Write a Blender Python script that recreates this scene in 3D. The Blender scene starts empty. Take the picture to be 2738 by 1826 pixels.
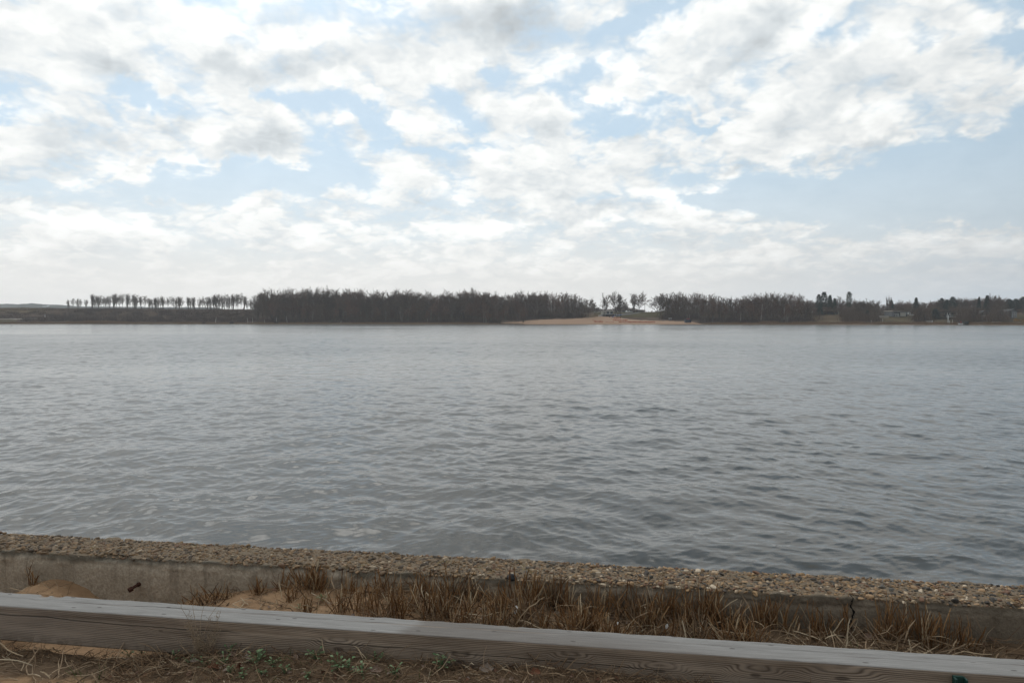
import bpy, math, random
import numpy as np
from mathutils import Vector
from math import radians as R, sin, cos, pi

scn = bpy.context.scene
COL = scn.collection
random.seed(7)
rng = np.random.default_rng(11)

# ------------------------------------------------------------------ camera
F = 1825.0                      # focal length in pixels of the 2738 px wide photograph (24 mm lens)
CAMZ = 2.10                     # eye height above the lake
PITCH = math.atan(56 / F)
cd = bpy.data.cameras.new('camera')
cam = bpy.data.objects.new('camera', cd)
COL.objects.link(cam)
cd.lens, cd.sensor_width = 24.0, 36.0
cd.clip_start, cd.clip_end = 0.05, 6000
cam.location = (0, 0, CAMZ)
cam.rotation_euler = (pi / 2 - PITCH, 0, 0)
scn.camera = cam
scn.view_settings.view_transform = 'Standard'
scn.view_settings.look = 'None'
scn.view_settings.gamma = 1.0
scn.view_settings.exposure = 0.0
scn.cycles.max_bounces = 6
scn.cycles.volume_bounces = 0
scn.cycles.use_denoising = True
scn.cycles.use_adaptive_sampling = True
scn.cycles.adaptive_threshold = 0.012

# ------------------------------------------------------------------ sky
SUN_AZ, SUN_EL = R(-24), R(50)                  # azimuth from the view direction, clockwise
sund = (sin(SUN_AZ) * cos(SUN_EL), cos(SUN_AZ) * cos(SUN_EL), sin(SUN_EL))


class NT:
    """a small helper for node trees"""
    def __init__(s, tree):
        s.t = tree
        s.n = tree.nodes
        s.l = tree.links

    def new(s, typ, **kw):
        n = s.n.new(typ)
        for k, v in kw.items():
            setattr(n, k, v)
        return n

    def put(s, sock, v):
        if isinstance(v, bpy.types.NodeSocket):
            s.l.new(v, sock)
        elif v is not None:
            sock.default_value = v

    def m(s, op, a, b=None, c=None, clamp=False):
        n = s.new('ShaderNodeMath', operation=op, use_clamp=clamp)
        s.put(n.inputs[0], a)
        if b is not None:
            s.put(n.inputs[1], b)
        if c is not None:
            s.put(n.inputs[2], c)
        return n.outputs[0]

    def v(s, op, a, b=None, scale=None):
        n = s.new('ShaderNodeVectorMath', operation=op)
        s.put(n.inputs[0], a)
        if b is not None:
            s.put(n.inputs[1], b)
        if scale is not None:
            s.put(n.inputs['Scale'], scale)
        return n.outputs['Value'] if op in ('DOT_PRODUCT', 'LENGTH') else n.outputs[0]

    def xyz(s, x, y, z):
        n = s.new('ShaderNodeCombineXYZ')
        for i, q in enumerate((x, y, z)):
            s.put(n.inputs[i], q)
        return n.outputs[0]

    def sep(s, v):
        n = s.new('ShaderNodeSeparateXYZ')
        s.put(n.inputs[0], v)
        return n.outputs

    def noise(s, vec, scale, detail=4, rough=0.5, dist=0.0, dim='3D', out='Fac', lac=2.0):
        n = s.new('ShaderNodeTexNoise', noise_dimensions=dim)
        s.put(n.inputs['Vector'], vec)
        n.inputs['Scale'].default_value = scale
        n.inputs['Detail'].default_value = detail
        n.inputs['Roughness'].default_value = rough
        n.inputs['Lacunarity'].default_value = lac
        n.inputs['Distortion'].default_value = dist
        return n.outputs[out]

    def voro(s, vec, scale, detail=0, rough=0.5, feature='F1', dim='2D', smooth=0.3, out='Distance'):
        n = s.new('ShaderNodeTexVoronoi', voronoi_dimensions=dim, feature=feature)
        s.put(n.inputs['Vector'], vec)
        n.inputs['Scale'].default_value = scale
        if 'Detail' in n.inputs:
            n.inputs['Detail'].default_value = detail
            n.inputs['Roughness'].default_value = rough
        if feature == 'SMOOTH_F1':
            n.inputs['Smoothness'].default_value = smooth
        return n.outputs[out]

    def rng(s, v, a, b, c=0.0, d=1.0, smooth=True):
        n = s.new('ShaderNodeMapRange', interpolation_type='SMOOTHSTEP' if smooth else 'LINEAR', clamp=True)
        s.put(n.inputs['Value'], v)
        for k, q in (('From Min', a), ('From Max', b), ('To Min', c), ('To Max', d)):
            s.put(n.inputs[k], q)
        return n.outputs[0]

    def mix(s, f, a, b, mode='MIX'):
        n = s.new('ShaderNodeMix', data_type='RGBA', blend_type=mode)
        s.put(n.inputs[0], f)
        for i, q in ((6, a), (7, b)):
            if isinstance(q, tuple) and len(q) == 3:
                q = q + (1,)
            s.put(n.inputs[i], q)
        return n.outputs[2]

    def ramp(s, f, stops, interp='LINEAR'):
        n = s.new('ShaderNodeValToRGB')
        s.put(n.inputs[0], f)
        cr = n.color_ramp
        cr.interpolation = interp
        while len(cr.elements) < len(stops):
            cr.elements.new(0.5)
        for e, (p, c) in zip(cr.elements, stops):
            e.position = p
            e.color = tuple(c) + (1,)
        return n.outputs[0]

    def spots(s, q, l, lst, acc=0.0):
        """sum of soft elliptical spots (x, y, rx, ry, degrees, weight); q = (u*u, u*v, v*v), l = (u, v, 1)"""
        for (x, y, rx, ry, ang, wt) in lst:
            c, d = cos(R(ang)), sin(R(ang))
            M = np.array([[c / rx, d / rx], [-d / ry, c / ry]])
            Q = M.T @ M / 2.8
            b = -2 * Q @ np.array([x, y])
            k = np.array([x, y]) @ Q @ np.array([x, y])
            e = s.v('DOT_PRODUCT', q, (-Q[0, 0], -2 * Q[0, 1], -Q[1, 1]))
            f = s.v('DOT_PRODUCT', l, (-b[0], -b[1], 1 - k))
            h = s.m('ADD', e, f, clamp=True)
            acc = s.m('MULTIPLY_ADD', s.m('MULTIPLY', h, h), wt * 1.1, acc)
        return acc


def sky_spot(px, py, rx, ry, ang, w):
    return ((px - 1369) / F, (857 - py) / F, rx / F, ry / F, ang, w)


# openings of blue between the clouds, and thickenings
GAPS = [sky_spot(*g) for g in (
    (405, 250, 85, 30, -14, -.75), (870, 292, 120, 30, -12, -.7), (985, 315, 80, 34, -20, -.6), (728, 256, 50, 14, -18, -.4),
    (1205, 285, 75, 40, -12, -.75), (1036, 367, 40, 15, 0, -.5), (1234, 379, 70, 13, 4, -.5),
    (640, 485, 230, 44, 4, -.95), (437, 528, 90, 20, 5, -.45), (873, 430, 60, 52, 30, -.6), (890, 495, 150, 30, 10, -.7),
    (1340, 190, 26, 30, 40, -.5), (25, 303, 40, 16, 10, -.45), (10, 236, 30, 14, 0, -.3),
    (1672, 72, 80, 18, 16, -.6), (1760, 30, 60, 16, 20, -.45), (1555, 190, 50, 30, 10, -.6), (1490, 260, 44, 40, -50, -.6),
    (1631, 328, 140, 32, -2, -.85), (1740, 290, 90, 16, -4, -.6), (1881, 326, 70, 9, 4, -.5),
    (2215, 90, 75, 60, 25, -.7), (2660, 15, 150, 50, 0, -.6), (2470, 110, 130, 34, 20, -.55), (2690, 135, 90, 50, 10, -.75),
    (2600, 470, 270, 78, 10, -1.1), (2242, 505, 260, 48, 6, -1.0), (2715, 365, 60, 70, 30, -.7), (1985, 545, 130, 24, 6, -.7),
    (58, 503, 150, 16, 0, -.5), (2420, 560, 420, 55, 0, -1.0), (2500, -640, 900, 480, 0, -.8), (2450, 60, 330, 90, 15, .3), (2050, 40, 200, 70, 15, .25),
    (2388, 585, 60, 16, 5, .55), (2196, 580, 50, 11, 0, .45), (2170, 604, 40, 8, 0, .35), (2690, 606, 90, 13, 3, .5), (2500, 590, 40, 9, 0, .4),
    (1420, 320, 70, 45, -25, .6), (640, 250, 120, 60, 0, .25), (1060, 180, 200, 70, -5, .3), (1900, 150, 200, 80, 20, .35), (2200, 250, 420, 60, 15, .45),
    (1900, 410, 480, 50, 12, .4), (300, 370, 260, 70, 0, .3), (700, 400, 110, 55, 5, .45), (640, 545, 50, 26, 0, .3), (300, 100, 380, 110, 0, .3),
    (1100, 460, 140, 40, -10, .35), (1400, 480, 180, 70, 8, .35), (340, 470, 130, 12, 8, .5))]
SHADE = [sky_spot(*g) for g in (
    (815, 47, 130, 55, 0, .8), (690, 195, 120, 44, 8, .8), (900, 175, 150, 50, 0, .45), (1106, 145, 120, 60, -10, .7), (1339, 76, 150, 62, 0, .95),
    (303, 178, 75, 42, -20, .75), (495, 204, 95, 28, 0, .5), (146, 373, 75, 46, -30, .65), (320, 400, 130, 36, -14, .8),
    (699, 382, 75, 42, 25, .75), (495, 335, 85, 25, 0, .55), (1440, 52, 90, 50, 0, .7), (2010, 150, 115, 42, 28, .85), (1864, 232, 110, 22, 22, .75),
    (2330, 380, 170, 18, 14, .7), (1951, 470, 160, 13, 6, .7), (1602, 568, 150, 18, 0, .8), (1165, 575, 80, 14, 0, .6), (1345, 584, 70, 16, 0, .7),
    (60, 553, 130, 8, 0, .55), (12, 20, 50, 26, 0, .5), (660, 570, 40, 12, 0, .4), (2150, 300, 140, 24, 14, .45), (2560, 290, 110, 18, 16, .45),
    (1420, 365, 60, 20, -10, .4), (2020, 60, 120, 30, 0, .35))]

world = bpy.data.worlds.new('World')
scn.world = world
world.cycles.sampling_method = 'MANUAL'
world.cycles.sample_map_resolution = 256
world.use_nodes = True
w = NT(world.node_tree)
w.n.clear()
tc = w.new('ShaderNodeTexCoord').outputs['Generated']

grp = bpy.data.node_groups.new('cloud_density', 'ShaderNodeTree')
grp.interface.new_socket('Vector', in_out='INPUT', socket_type='NodeSocketVector')
grp.interface.new_socket('Density', in_out='OUTPUT', socket_type='NodeSocketFloat')
g = NT(grp)
gi, go = g.new('NodeGroupInput'), g.new('NodeGroupOutput')
gx, gy, gz = g.sep(gi.outputs[0])
den = g.m('ADD', g.m('MAXIMUM', gz, 0.0), 0.30)
gp = g.xyz(g.m('DIVIDE', gx, den), g.m('DIVIDE', gy, den), 3.7)
f1 = g.noise(gp, 3.5, 7, 0.57, 0.25, '2D')
f2 = g.voro(g.v('ADD', gp, g.v('SCALE', g.noise(gp, 9.0, 3, .6, 0, '2D', 'Color'), scale=0.14)), 8.5, 2.0, 0.55, 'F1', '2D')
dd = g.m('MULTIPLY_ADD', g.m('SUBTRACT', f1, 0.5), 1.7, g.m('MULTIPLY', g.m('SUBTRACT', 0.42, f2), 0.62))
g.l.new(dd, go.inputs[0])


def dens(vec):
    n = w.new('ShaderNodeGroup', node_tree=grp)
    w.put(n.inputs[0], vec)
    return n.outputs[0]


wx, wy, wz = w.sep(tc)
ay = w.m('MAXIMUM', w.m('ABSOLUTE', wy), 0.2)
uv = w.xyz(w.m('DIVIDE', wx, ay), w.m('DIVIDE', wz, ay), 0.0)
wob = w.v('SCALE', w.v('SUBTRACT', w.noise(uv, 8.0, 4, 0.62, 0.0, '2D', 'Color'), (.5, .5, .5)), scale=0.11)
ux, uy, _u = w.sep(w.v('ADD', uv, wob))
uq = w.xyz(w.m('MULTIPLY', ux, ux), w.m('MULTIPLY', ux, uy), w.m('MULTIPLY', uy, uy))
ul = w.xyz(ux, uy, 1.0)
front = w.rng(wy, 0.05, 0.3)
bias = w.m('MULTIPLY', w.spots(uq, ul, GAPS), front)
shade = w.m('MULTIPLY', w.spots(uq, ul, SHADE), front)
d0 = dens(tc)
d1 = dens(w.v('ADD', tc, (sund[0] * 0.05, -0.01, 0.028)))
base = w.m('ADD', w.m('MULTIPLY', d0, 1.0), w.m('ADD', w.m('MULTIPLY', bias, 0.88), 0.47))
low = w.rng(wz, 0.0, 0.16)                                     # 0 at the horizon
mask = w.rng(base, -0.24, 0.47, 0.10, 1.0)
lit = w.m('MULTIPLY', w.m('SUBTRACT', d0, d1), 0.72)
thick = w.rng(base, 0.25, 1.15)
lum = w.m('SUBTRACT', w.m('ADD', 0.865, w.m('MULTIPLY', lit, 0.42)), w.m('MULTIPLY', thick, 0.10))
lum = w.m('SUBTRACT', lum, w.m('MULTIPLY', shade, w.m('ADD', 0.24, w.m('MULTIPLY', d0, 0.20))))
sdot = w.v('DOT_PRODUCT', tc, sund)
glow = w.m('ADD', w.rng(sdot, 0.10, 0.75, 0.0, 0.46), w.m('ADD', w.rng(sdot, -0.9, 0.2, 0.80, 0.68, False), w.rng(sdot, 0.85, 1.0, 0.0, 1.1)))
lum = w.m('MAXIMUM', w.m('MULTIPLY', lum, glow), 0.05)
grey = w.rng(w.m('DIVIDE', lum, glow), 0.62, 0.92)
ccol = w.mix(grey, (0.92, 0.985, 1.02), (0.985, 1.0, 0.985))
cloud = w.v('SCALE', ccol, scale=w.m('MULTIPLY', lum, 1.0))
sky = w.new('ShaderNodeTexSky', sky_type='NISHITA', sun_disc=False)
sky.sun_elevation = SUN_EL
sky.sun_rotation = SUN_AZ
sky.altitude = 200
sky.air_density, sky.dust_density, sky.ozone_density = 1.0, 1.6, 1.2
SKY_STRENGTH = 0.1
blue = w.mix(0.62, w.v('SCALE', sky.outputs[0], scale=SKY_STRENGTH), w.v('SCALE', (0.70, 0.92, 1.06), scale=w.m('MULTIPLY', glow, 0.80)))
veil = w.v('SCALE', w.mix(w.rng(sdot, 0.25, 0.62), (0.80, 0.90, 1.0), (1.0, 0.985, 0.955)), scale=w.m('MULTIPLY', glow, w.rng(wz, 0.0, 0.07, 1.0, 0.82)))
blue = w.mix(w.rng(wz, 0.0, 0.26, 0.75, 0.0), blue, veil)
col = w.mix(mask, blue, cloud)
col = w.mix(w.rng(wz, 0.01, 0.14, 0.90, 0.0), col, veil)
bg = w.new('ShaderNodeBackground')
w.l.new(w.v('SCALE', col, scale=1 / SKY_STRENGTH), bg.inputs['Color'])
bg.inputs['Strength'].default_value = SKY_STRENGTH
w.l.new(bg.outputs[0], w.new('ShaderNodeOutputWorld').inputs['Surface'])

sl = bpy.data.lights.new('sun', 'SUN')
sl.energy, sl.angle, sl.color = 0.55, R(36), (1.0, 0.96, 0.90)
so = bpy.data.objects.new('sun', sl)
COL.objects.link(so)
so.rotation_euler = Vector(sund).to_track_quat('Z', 'Y').to_euler()
so.location = (0, 0, 50)


# ------------------------------------------------------------------ helpers
def tag(o, label=None, cat=None, group=None, kind=None):
    if label:
        o['label'] = label
    if cat:
        o['category'] = cat
    if group:
        o['group'] = group
    if kind:
        o['kind'] = kind
    return o


def empty(name, loc, label, cat, group=None, rz=0.0):
    o = bpy.data.objects.new(name, None)
    COL.objects.link(o)
    o.empty_display_size = 0.2
    o.location = loc
    o.rotation_euler = (0, 0, rz)
    return tag(o, label, cat, group)


class MB:
    """collects vertices and faces and links them as one mesh object"""
    def __init__(s):
        s.v, s.f, s.n = [], [], 0

    def add(s, v, *faces):
        v = np.asarray(v, dtype=np.float64).reshape(-1, 3)
        s.v.append(v)
        for f in faces:
            f = np.asarray(f, dtype=np.int64)
            if len(f):
                s.f.append(f + s.n)
        s.n += len(v)
        return s

    def box(s, c, size, rz=0.0, top=1.0):
        x, y, z = (q / 2 for q in size)
        v = np.array([(-x, -y, -z), (x, -y, -z), (x, y, -z), (-x, y, -z), (-x * top, -y * top, z), (x * top, -y * top, z), (x * top, y * top, z), (-x * top, y * top, z)])
        if rz:
            v = v @ rot_z(rz).T
        return s.add(v + np.array(c), [(0, 3, 2, 1), (4, 5, 6, 7), (0, 1, 5, 4), (1, 2, 6, 5), (2, 3, 7, 6), (3, 0, 4, 7)])

    def prism(s, poly, y0, y1):
        """poly: (x, z) outline, extruded from y0 to y1"""
        n = len(poly)
        v = [(x, y0, z) for x, z in poly] + [(x, y1, z) for x, z in poly]
        fs = [(i, (i + 1) % n, (i + 1) % n + n, i + n) for i in range(n)]
        s.add(v, fs)
        b = s.n - 2 * n
        for k in range(1, n - 1):
            s.f.append(np.array([(b, b + k + 1, b + k), (b + n, b + n + k, b + n + k + 1)]))
        return s

    def tube(s, pts, rad, n=6, cap=True):
        pts = np.asarray(pts, float)
        rad = np.broadcast_to(np.asarray(rad, float), (len(pts),))
        tan = np.gradient(pts, axis=0)
        tan /= np.linalg.norm(tan, axis=1)[:, None] + 1e-12
        ref = np.array((1, 0, 0)) if abs(tan[0][0]) < 0.8 else np.array((0, 1, 0))
        a = np.cross(tan, ref)
        a /= np.linalg.norm(a, axis=1)[:, None] + 1e-12
        b = np.cross(tan, a)
        th = np.arange(n) * 2 * pi / n
        v = pts[:, None] + rad[:, None, None] * (np.cos(th)[None, :, None] * a[:, None] + np.sin(th)[None, :, None] * b[:, None])
        m = len(pts)
        i, j = np.meshgrid(np.arange(m - 1), np.arange(n), indexing='ij')
        q = np.stack([i * n + j, i * n + (j + 1) % n, (i + 1) * n + (j + 1) % n, (i + 1) * n + j], -1).reshape(-1, 4)
        s.add(v.reshape(-1, 3), q)
        if cap and n > 2:
            e = s.n - n
            st = s.n - m * n
            for k in range(1, n - 1):
                s.f.append(np.array([(e, e + k, e + k + 1), (st, st + k + 1, st + k)]))
        return s

    def grid(s, P):
        """P: (rows, cols, 3)"""
        r, c = P.shape[:2]
        i, j = np.meshgrid(np.arange(r - 1), np.arange(c - 1), indexing='ij')
        q = np.stack([i * c + j, i * c + j + 1, (i + 1) * c + j + 1, (i + 1) * c + j], -1).reshape(-1, 4)
        return s.add(P.reshape(-1, 3), q)

    def mesh(s, name, smooth=False):
        me = bpy.data.meshes.new(name)
        v = np.concatenate(s.v) if s.v else np.zeros((0, 3))
        me.vertices.add(len(v))
        me.vertices.foreach_set('co', v.astype(np.float32).ravel())
        cnt = [np.full(len(f), f.shape[1], np.int32) for f in s.f]
        loops = np.concatenate([f.ravel() for f in s.f]).astype(np.int32)
        cnt = np.concatenate(cnt)
        me.loops.add(len(loops))
        me.loops.foreach_set('vertex_index', loops)
        me.polygons.add(len(cnt))
        me.polygons.foreach_set('loop_start', np.concatenate([[0], np.cumsum(cnt)[:-1]]).astype(np.int32))
        me.polygons.foreach_set('use_smooth', np.full(len(cnt), smooth, bool))
        me.update(calc_edges=True)
        return me

    def build(s, name, mat, parent=None, smooth=False):
        me = s.mesh(name, smooth)
        return link(name, me, mat, parent)


def link(name, me, mat, parent=None):
    o = bpy.data.objects.new(name, me)
    if mat is not None and not me.materials:
        me.materials.append(mat)
    COL.objects.link(o)
    if parent is not None:
        o.parent = parent
    return o


def rot_z(a):
    return np.array([[cos(a), -sin(a), 0], [sin(a), cos(a), 0], [0, 0, 1]])


def rot_axis(ax, a):
    ax = np.asarray(ax, float)
    ax = ax / np.linalg.norm(ax)
    K = np.array([[0, -ax[2], ax[1]], [ax[2], 0, -ax[0]], [-ax[1], ax[0], 0]])
    return np.eye(3) + sin(a) * K + (1 - cos(a)) * K @ K


def sstep(x, a, b):
    t = np.clip((np.asarray(x, float) - a) / (b - a), 0, 1)
    return t * t * (3 - 2 * t)


_perm = rng.permutation(4096)


def vnoise(x, y, seed=0):
    """smooth 2-D value noise in -1..1"""
    x, y = np.asarray(x, float), np.asarray(y, float)
    xi, yi = np.floor(x).astype(np.int64), np.floor(y).astype(np.int64)
    fx, fy = x - xi, y - yi
    fx, fy = fx * fx * fx * (fx * (fx * 6 - 15) + 10), fy * fy * fy * (fy * (fy * 6 - 15) + 10)

    def h(a, b):
        return _perm[(_perm[(a + seed * 131) & 4095] + b) & 4095] / 2047.5 - 1
    return (h(xi, yi) * (1 - fx) + h(xi + 1, yi) * fx) * (1 - fy) + (h(xi, yi + 1) * (1 - fx) + h(xi + 1, yi + 1) * fx) * fy


def fbm(x, y, seed=0, oct=4, gain=0.5):
    s, a = 0, 1.0
    for k in range(oct):
        s = s + a * vnoise(x * 2.03 ** k + 17.3 * k, y * 2.03 ** k - 9.1 * k, seed + k)
        a *= gain
    return s


def mat(name):
    m = bpy.data.materials.new(name)
    m.use_nodes = True
    t = NT(m.node_tree)
    b = next(n for n in t.n if n.type == 'BSDF_PRINCIPLED')
    return m, t, b


def plain(name, c, rough=0.7, var=0.15, scale=3.0, spec=0.3, metal=0.0, objvar=0.0):
    m, t, b = mat(name)
    oc = t.new('ShaderNodeTexCoord').outputs['Object']
    n = t.noise(oc, scale, 4, 0.6)
    f = t.rng(n, 0.25, 0.75, 1 - var, 1 + var, False)
    if objvar:
        oi = t.new('ShaderNodeObjectInfo').outputs['Random']
        f = t.m('MULTIPLY', f, t.rng(oi, 0, 1, 1 - objvar, 1 + objvar, False))
    t.l.new(t.v('SCALE', tuple(c), scale=f), b.inputs['Base Color'])
    b.inputs['Roughness'].default_value = rough
    b.inputs['Specular IOR Level'].default_value = spec
    b.inputs['Metallic'].default_value = metal
    return m


# ------------------------------------------------------------------ frames of reference
A = R(8.4)                                       # the sea wall runs 8.4 degrees off the picture plane
CA, SA = cos(A), sin(A)


def W(s, t, z):
    """wall frame (along, across, up) -> world"""
    s, t, z = np.broadcast_arrays(np.asarray(s, float), np.asarray(t, float), np.asarray(z, float))
    return np.stack([s * CA + t * SA, -s * SA + t * CA, z], -1)


def px_s(px, t):
    """along-wall coordinate seen at photo column px on the line t"""
    u = (px - 1369) / F
    y = (t - u * 0.045 * SA) / (u * SA + CA)
    x = u * (y + 0.045)
    return x * CA - y * SA


def far_x(px, Z):
    return (px - 1369) / F * Z


def far_z(py, Z):
    return CAMZ - (py - 857) / F * Z


# ------------------------------------------------------------------ water
def build_water():
    ys = [3.4]
    while ys[-1] < 440:
        ys.append(ys[-1] + max(0.011, ys[-1] * 0.0023))
    ys = np.array(ys)
    tn = np.concatenate([np.tan(np.linspace(-R(68), -R(46), 60))[:-1], np.linspace(-math.tan(R(46)), math.tan(R(46)), 900), np.tan(np.linspace(R(46), R(68), 60))[1:]])
    Y, T = np.meshgrid(ys, tn, indexing='ij')
    X = Y * T
    cell = np.maximum(Y * 0.0023, 0.011)
    gust = 0.86 + 0.30 * fbm(X / 46 + 3, Y / 30, 40, 3) + 0.12 * fbm(X / 9, Y / 7, 44, 2)
    gust *= 1 - 0.42 * np.exp(-((Y - 62 - 0.12 * X) / 16) ** 2) * sstep(X, 8, 40)
    gust = np.clip(gust, 0.35, 1.5) * np.interp(Y, [5, 30, 120, 400], [1.10, 1.0, 0.76, 0.54])
    g2 = np.random.default_rng(5)
    N = 118
    lam = np.exp(np.linspace(math.log(0.055), math.log(2.3), N)) * g2.uniform(0.95, 1.05, N)
    spread = np.interp(lam, [0.1, 0.4, 2.3], [1.15, 0.85, 0.42])
    ang = R(-100) + g2.normal(0, 1, N) * spread                # travelling towards the wall
    slope = 0.0150 * np.interp(lam, [0.055, 0.12, 0.22, 0.4, 0.7, 1.2, 2.3], [0.8, 1.35, 1.55, 1.45, 1.25, 1.0, 0.5])
    ph = g2.uniform(0, 2 * pi, N)
    dx, dy, dz = np.zeros_like(X), np.zeros_like(X), np.zeros_like(X)
    lost = np.zeros_like(X)
    Xw = X + 0.20 * vnoise(X / 1.7, Y / 1.7, 61)
    Yw = Y + 0.20 * vnoise(X / 1.7 + 40, Y / 1.7, 62)
    for k in range(N):
        kx, ky = cos(ang[k]), sin(ang[k])
        K = 2 * pi / lam[k]
        fade = 1 - sstep(cell, lam[k] / 4.5, lam[k] / 2.3)
        p = K * (kx * Xw + ky * Yw) + ph[k]
        a = slope[k] / K * fade * gust
        dz += a * np.cos(p)
        sn = np.sin(p) * a * 1.1
        dx += kx * sn
        dy += ky * sn
        lost += (slope[k] * gust) ** 2 / 2 * (1 - fade ** 2)
    mb = MB().grid(np.stack([X - dx, Y - dy, dz], -1))
    me = mb.mesh('water', True)
    at = me.attributes.new('chop', 'FLOAT', 'POINT')
    at.data.foreach_set('value', np.clip(np.sqrt(np.sqrt(lost) * 0.45), 0, 0.5).astype(np.float32).ravel())
    m, t, b = mat('lake_water')
    b.inputs['Base Color'].default_value = (0.046, 0.043, 0.036, 1)
    b.inputs['IOR'].default_value = 1.333
    ch = t.new('ShaderNodeAttribute', attribute_name='chop').outputs['Fac']
    t.l.new(t.m('MAXIMUM', ch, 0.03), b.inputs['Roughness'])
    oc = t.new('ShaderNodeTexCoord').outputs['Object']
    mp = t.new('ShaderNodeMapping')
    mp.inputs['Rotation'].default_value = (0, 0, R(12))
    mp.inputs['Scale'].default_value = (0.6, 1.0, 1.0)
    t.l.new(oc, mp.inputs['Vector'])
    rip = t.m('ADD', t.noise(mp.outputs[0], 13.0, 3, 0.6), t.m('MULTIPLY', t.noise(mp.outputs[0], 34.0, 2, 0.5), 0.22))
    bp = t.new('ShaderNodeBump')
    bp.inputs['Strength'].default_value = 0.75
    bp.inputs['Distance'].default_value = 0.0042
    t.l.new(rip, bp.inputs['Height'])
    t.l.new(bp.outputs[0], b.inputs['Normal'])
    tag(link('water', me, m), 'grey rippled lake water between the sea wall and the far shore', 'lake', kind='structure')


build_water()

# ------------------------------------------------------------------ near ground
TOP = 0.65                                        # top of the wall and of the timber
WALL0, WALL1 = 3.76, 4.08
BEAM0, BEAM1 = 3.017, 3.172
_ws = [px_s(p, WALL0) for p in (-400, 0, 70, 100, 140, 185, 225, 262, 330, 470, 560, 650, 750, 1000, 1369, 1700, 2050, 2280, 2738, 3200)]
_wz = [.34, .36, .40, .45, .478, .468, .437, .39, .35, .37, .44, .49, .533, .545, .53, .50, .468, .468, .455, .45]
_bs = [px_s(p, BEAM0) for p in (-500, 0, 250, 480, 900, 1369, 1900, 2400, 3000)]
_bz = [.425, .435, .425, .475, .508, .528, .515, .46, .43]


def ground_z(s, t):
    s, t = np.asarray(s, float), np.asarray(t, float)
    back = np.interp(s, _ws, _wz)
    mid = np.minimum(np.interp(s, _ws, _wz) - 0.045, 0.48)
    f = sstep(t, BEAM1 - 0.05, WALL0)
    inner = mid * (1 - f) + back * f
    near = np.interp(s, _bs, _bz)
    near = 0.43 + (near - 0.43) * sstep(t, BEAM0 - 0.75, BEAM0 - 0.05) - 0.03 * sstep(t, BEAM0 - .05, BEAM0 + .05) * sstep(-s, 1.2, 2.0)
    k = sstep(t, BEAM0 + 0.02, BEAM1 - 0.02)
    z = near * (1 - k) + inner * k
    return z + 0.017 * fbm(s * 3.6, t * 3.6, 70, 3) + 0.006 * fbm(s * 14, t * 14, 75, 3)


def soilness(s, t):
    """1 = dark humus and thatch, 0 = bare sand"""
    s, t = np.asarray(s, float), np.asarray(t, float)
    n = 0.35 * fbm(s * 2.3, t * 2.6, 80, 3)
    front = sstep(s + 1.15 * (t - 2.62) + n * 1.2, -1.75, -1.25)
    front = np.maximum(front, sstep(t + 0.2 * n, BEAM0 - 0.34, BEAM0 - 0.12))
    inner = sstep(s + n * 1.6, -0.9, 0.8) * 0.9
    k = sstep(t, BEAM0 + 0.02, BEAM1 - 0.02)
    return np.clip(front * (1 - k) + inner * k, 0, 1)


def axis(lo, a, b, hi, fine, coarse):
    u = [np.arange(a, b, fine)]
    x, d, l = a, fine, []
    while x > lo:
        d = min(d * 1.25, coarse)
        x -= d
        l.append(x)
    u.insert(0, np.array(l[::-1]))
    x, d, l = b, fine, []
    while x < hi:
        l.append(x)
        d = min(d * 1.25, coarse)
        x += d
    u.append(np.array(l))
    return np.concatenate(u)


ss = axis(-70, -4.6, 3.4, 70, 0.016, 6)
tt = np.concatenate([axis(-60, 2.2, 3.80, 3.80, 0.016, 6), [3.83]])
Tg, Sg = np.meshgrid(tt, ss, indexing='ij')
mb = MB().grid(W(Sg, Tg, ground_z(Sg, Tg)))
me = mb.mesh('ground', True)
at = me.attributes.new('soil', 'FLOAT', 'POINT')
at.data.foreach_set('value', soilness(Sg, Tg).astype(np.float32).ravel())
m, t, b = mat('sandy_ground')
oc = t.new('ShaderNodeTexCoord').outputs['Object']
so_ = t.new('ShaderNodeAttribute', attribute_name='soil').outputs['Fac']
gr = t.noise(oc, 260, 3, 0.7)
n2 = t.noise(oc, 9, 5, 0.6)
sandc = t.mix(gr, (0.24, 0.145, 0.078), (0.37, 0.24, 0.14))
sandc = t.mix(t.rng(n2, 0.35, 0.7), sandc, t.mix(gr, (0.18, 0.105, 0.056), (0.28, 0.175, 0.10)))
speck = t.rng(t.voro(oc, 120, dim='3D'), 0.10, 0.2, 1.0, 0.0)
sandc = t.mix(t.m('MULTIPLY', speck, 0.5), sandc, (0.10, 0.075, 0.055))
soil = t.mix(t.noise(oc, 60, 5, 0.7), (0.07, 0.046, 0.029), (0.19, 0.128, 0.08))
fs = t.rng(t.m('ADD', so_, t.m('MULTIPLY', t.m('SUBTRACT', n2, 0.5), 0.9)), 0.3, 0.7)
t.l.new(t.mix(fs, sandc, soil), b.inputs['Base Color'])
b.inputs['Roughness'].default_value = 0.95
b.inputs['Specular IOR Level'].default_value = 0.15
bp = t.new('ShaderNodeBump')
bp.inputs['Strength'].default_value = 0.8
bp.inputs['Distance'].default_value = 0.004
t.l.new(t.m('ADD', gr, t.m('MULTIPLY', t.noise(oc, 45, 4, 0.65), 1.6)), bp.inputs['Height'])
t.l.new(bp.outputs[0], b.inputs['Normal'])
tag(link('ground', me, m), kind='structure', label='sandy ground with dark soil round the timber rail', cat='ground')

# ------------------------------------------------------------------ sea wall
wall = empty('sea_wall', W(0, 3.92, 0.3).tolist(), 'low weathered concrete sea wall topped with exposed pebbles beside the water', 'sea wall', rz=-A)
WL0, WL1 = -9.0, 6.5


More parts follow.
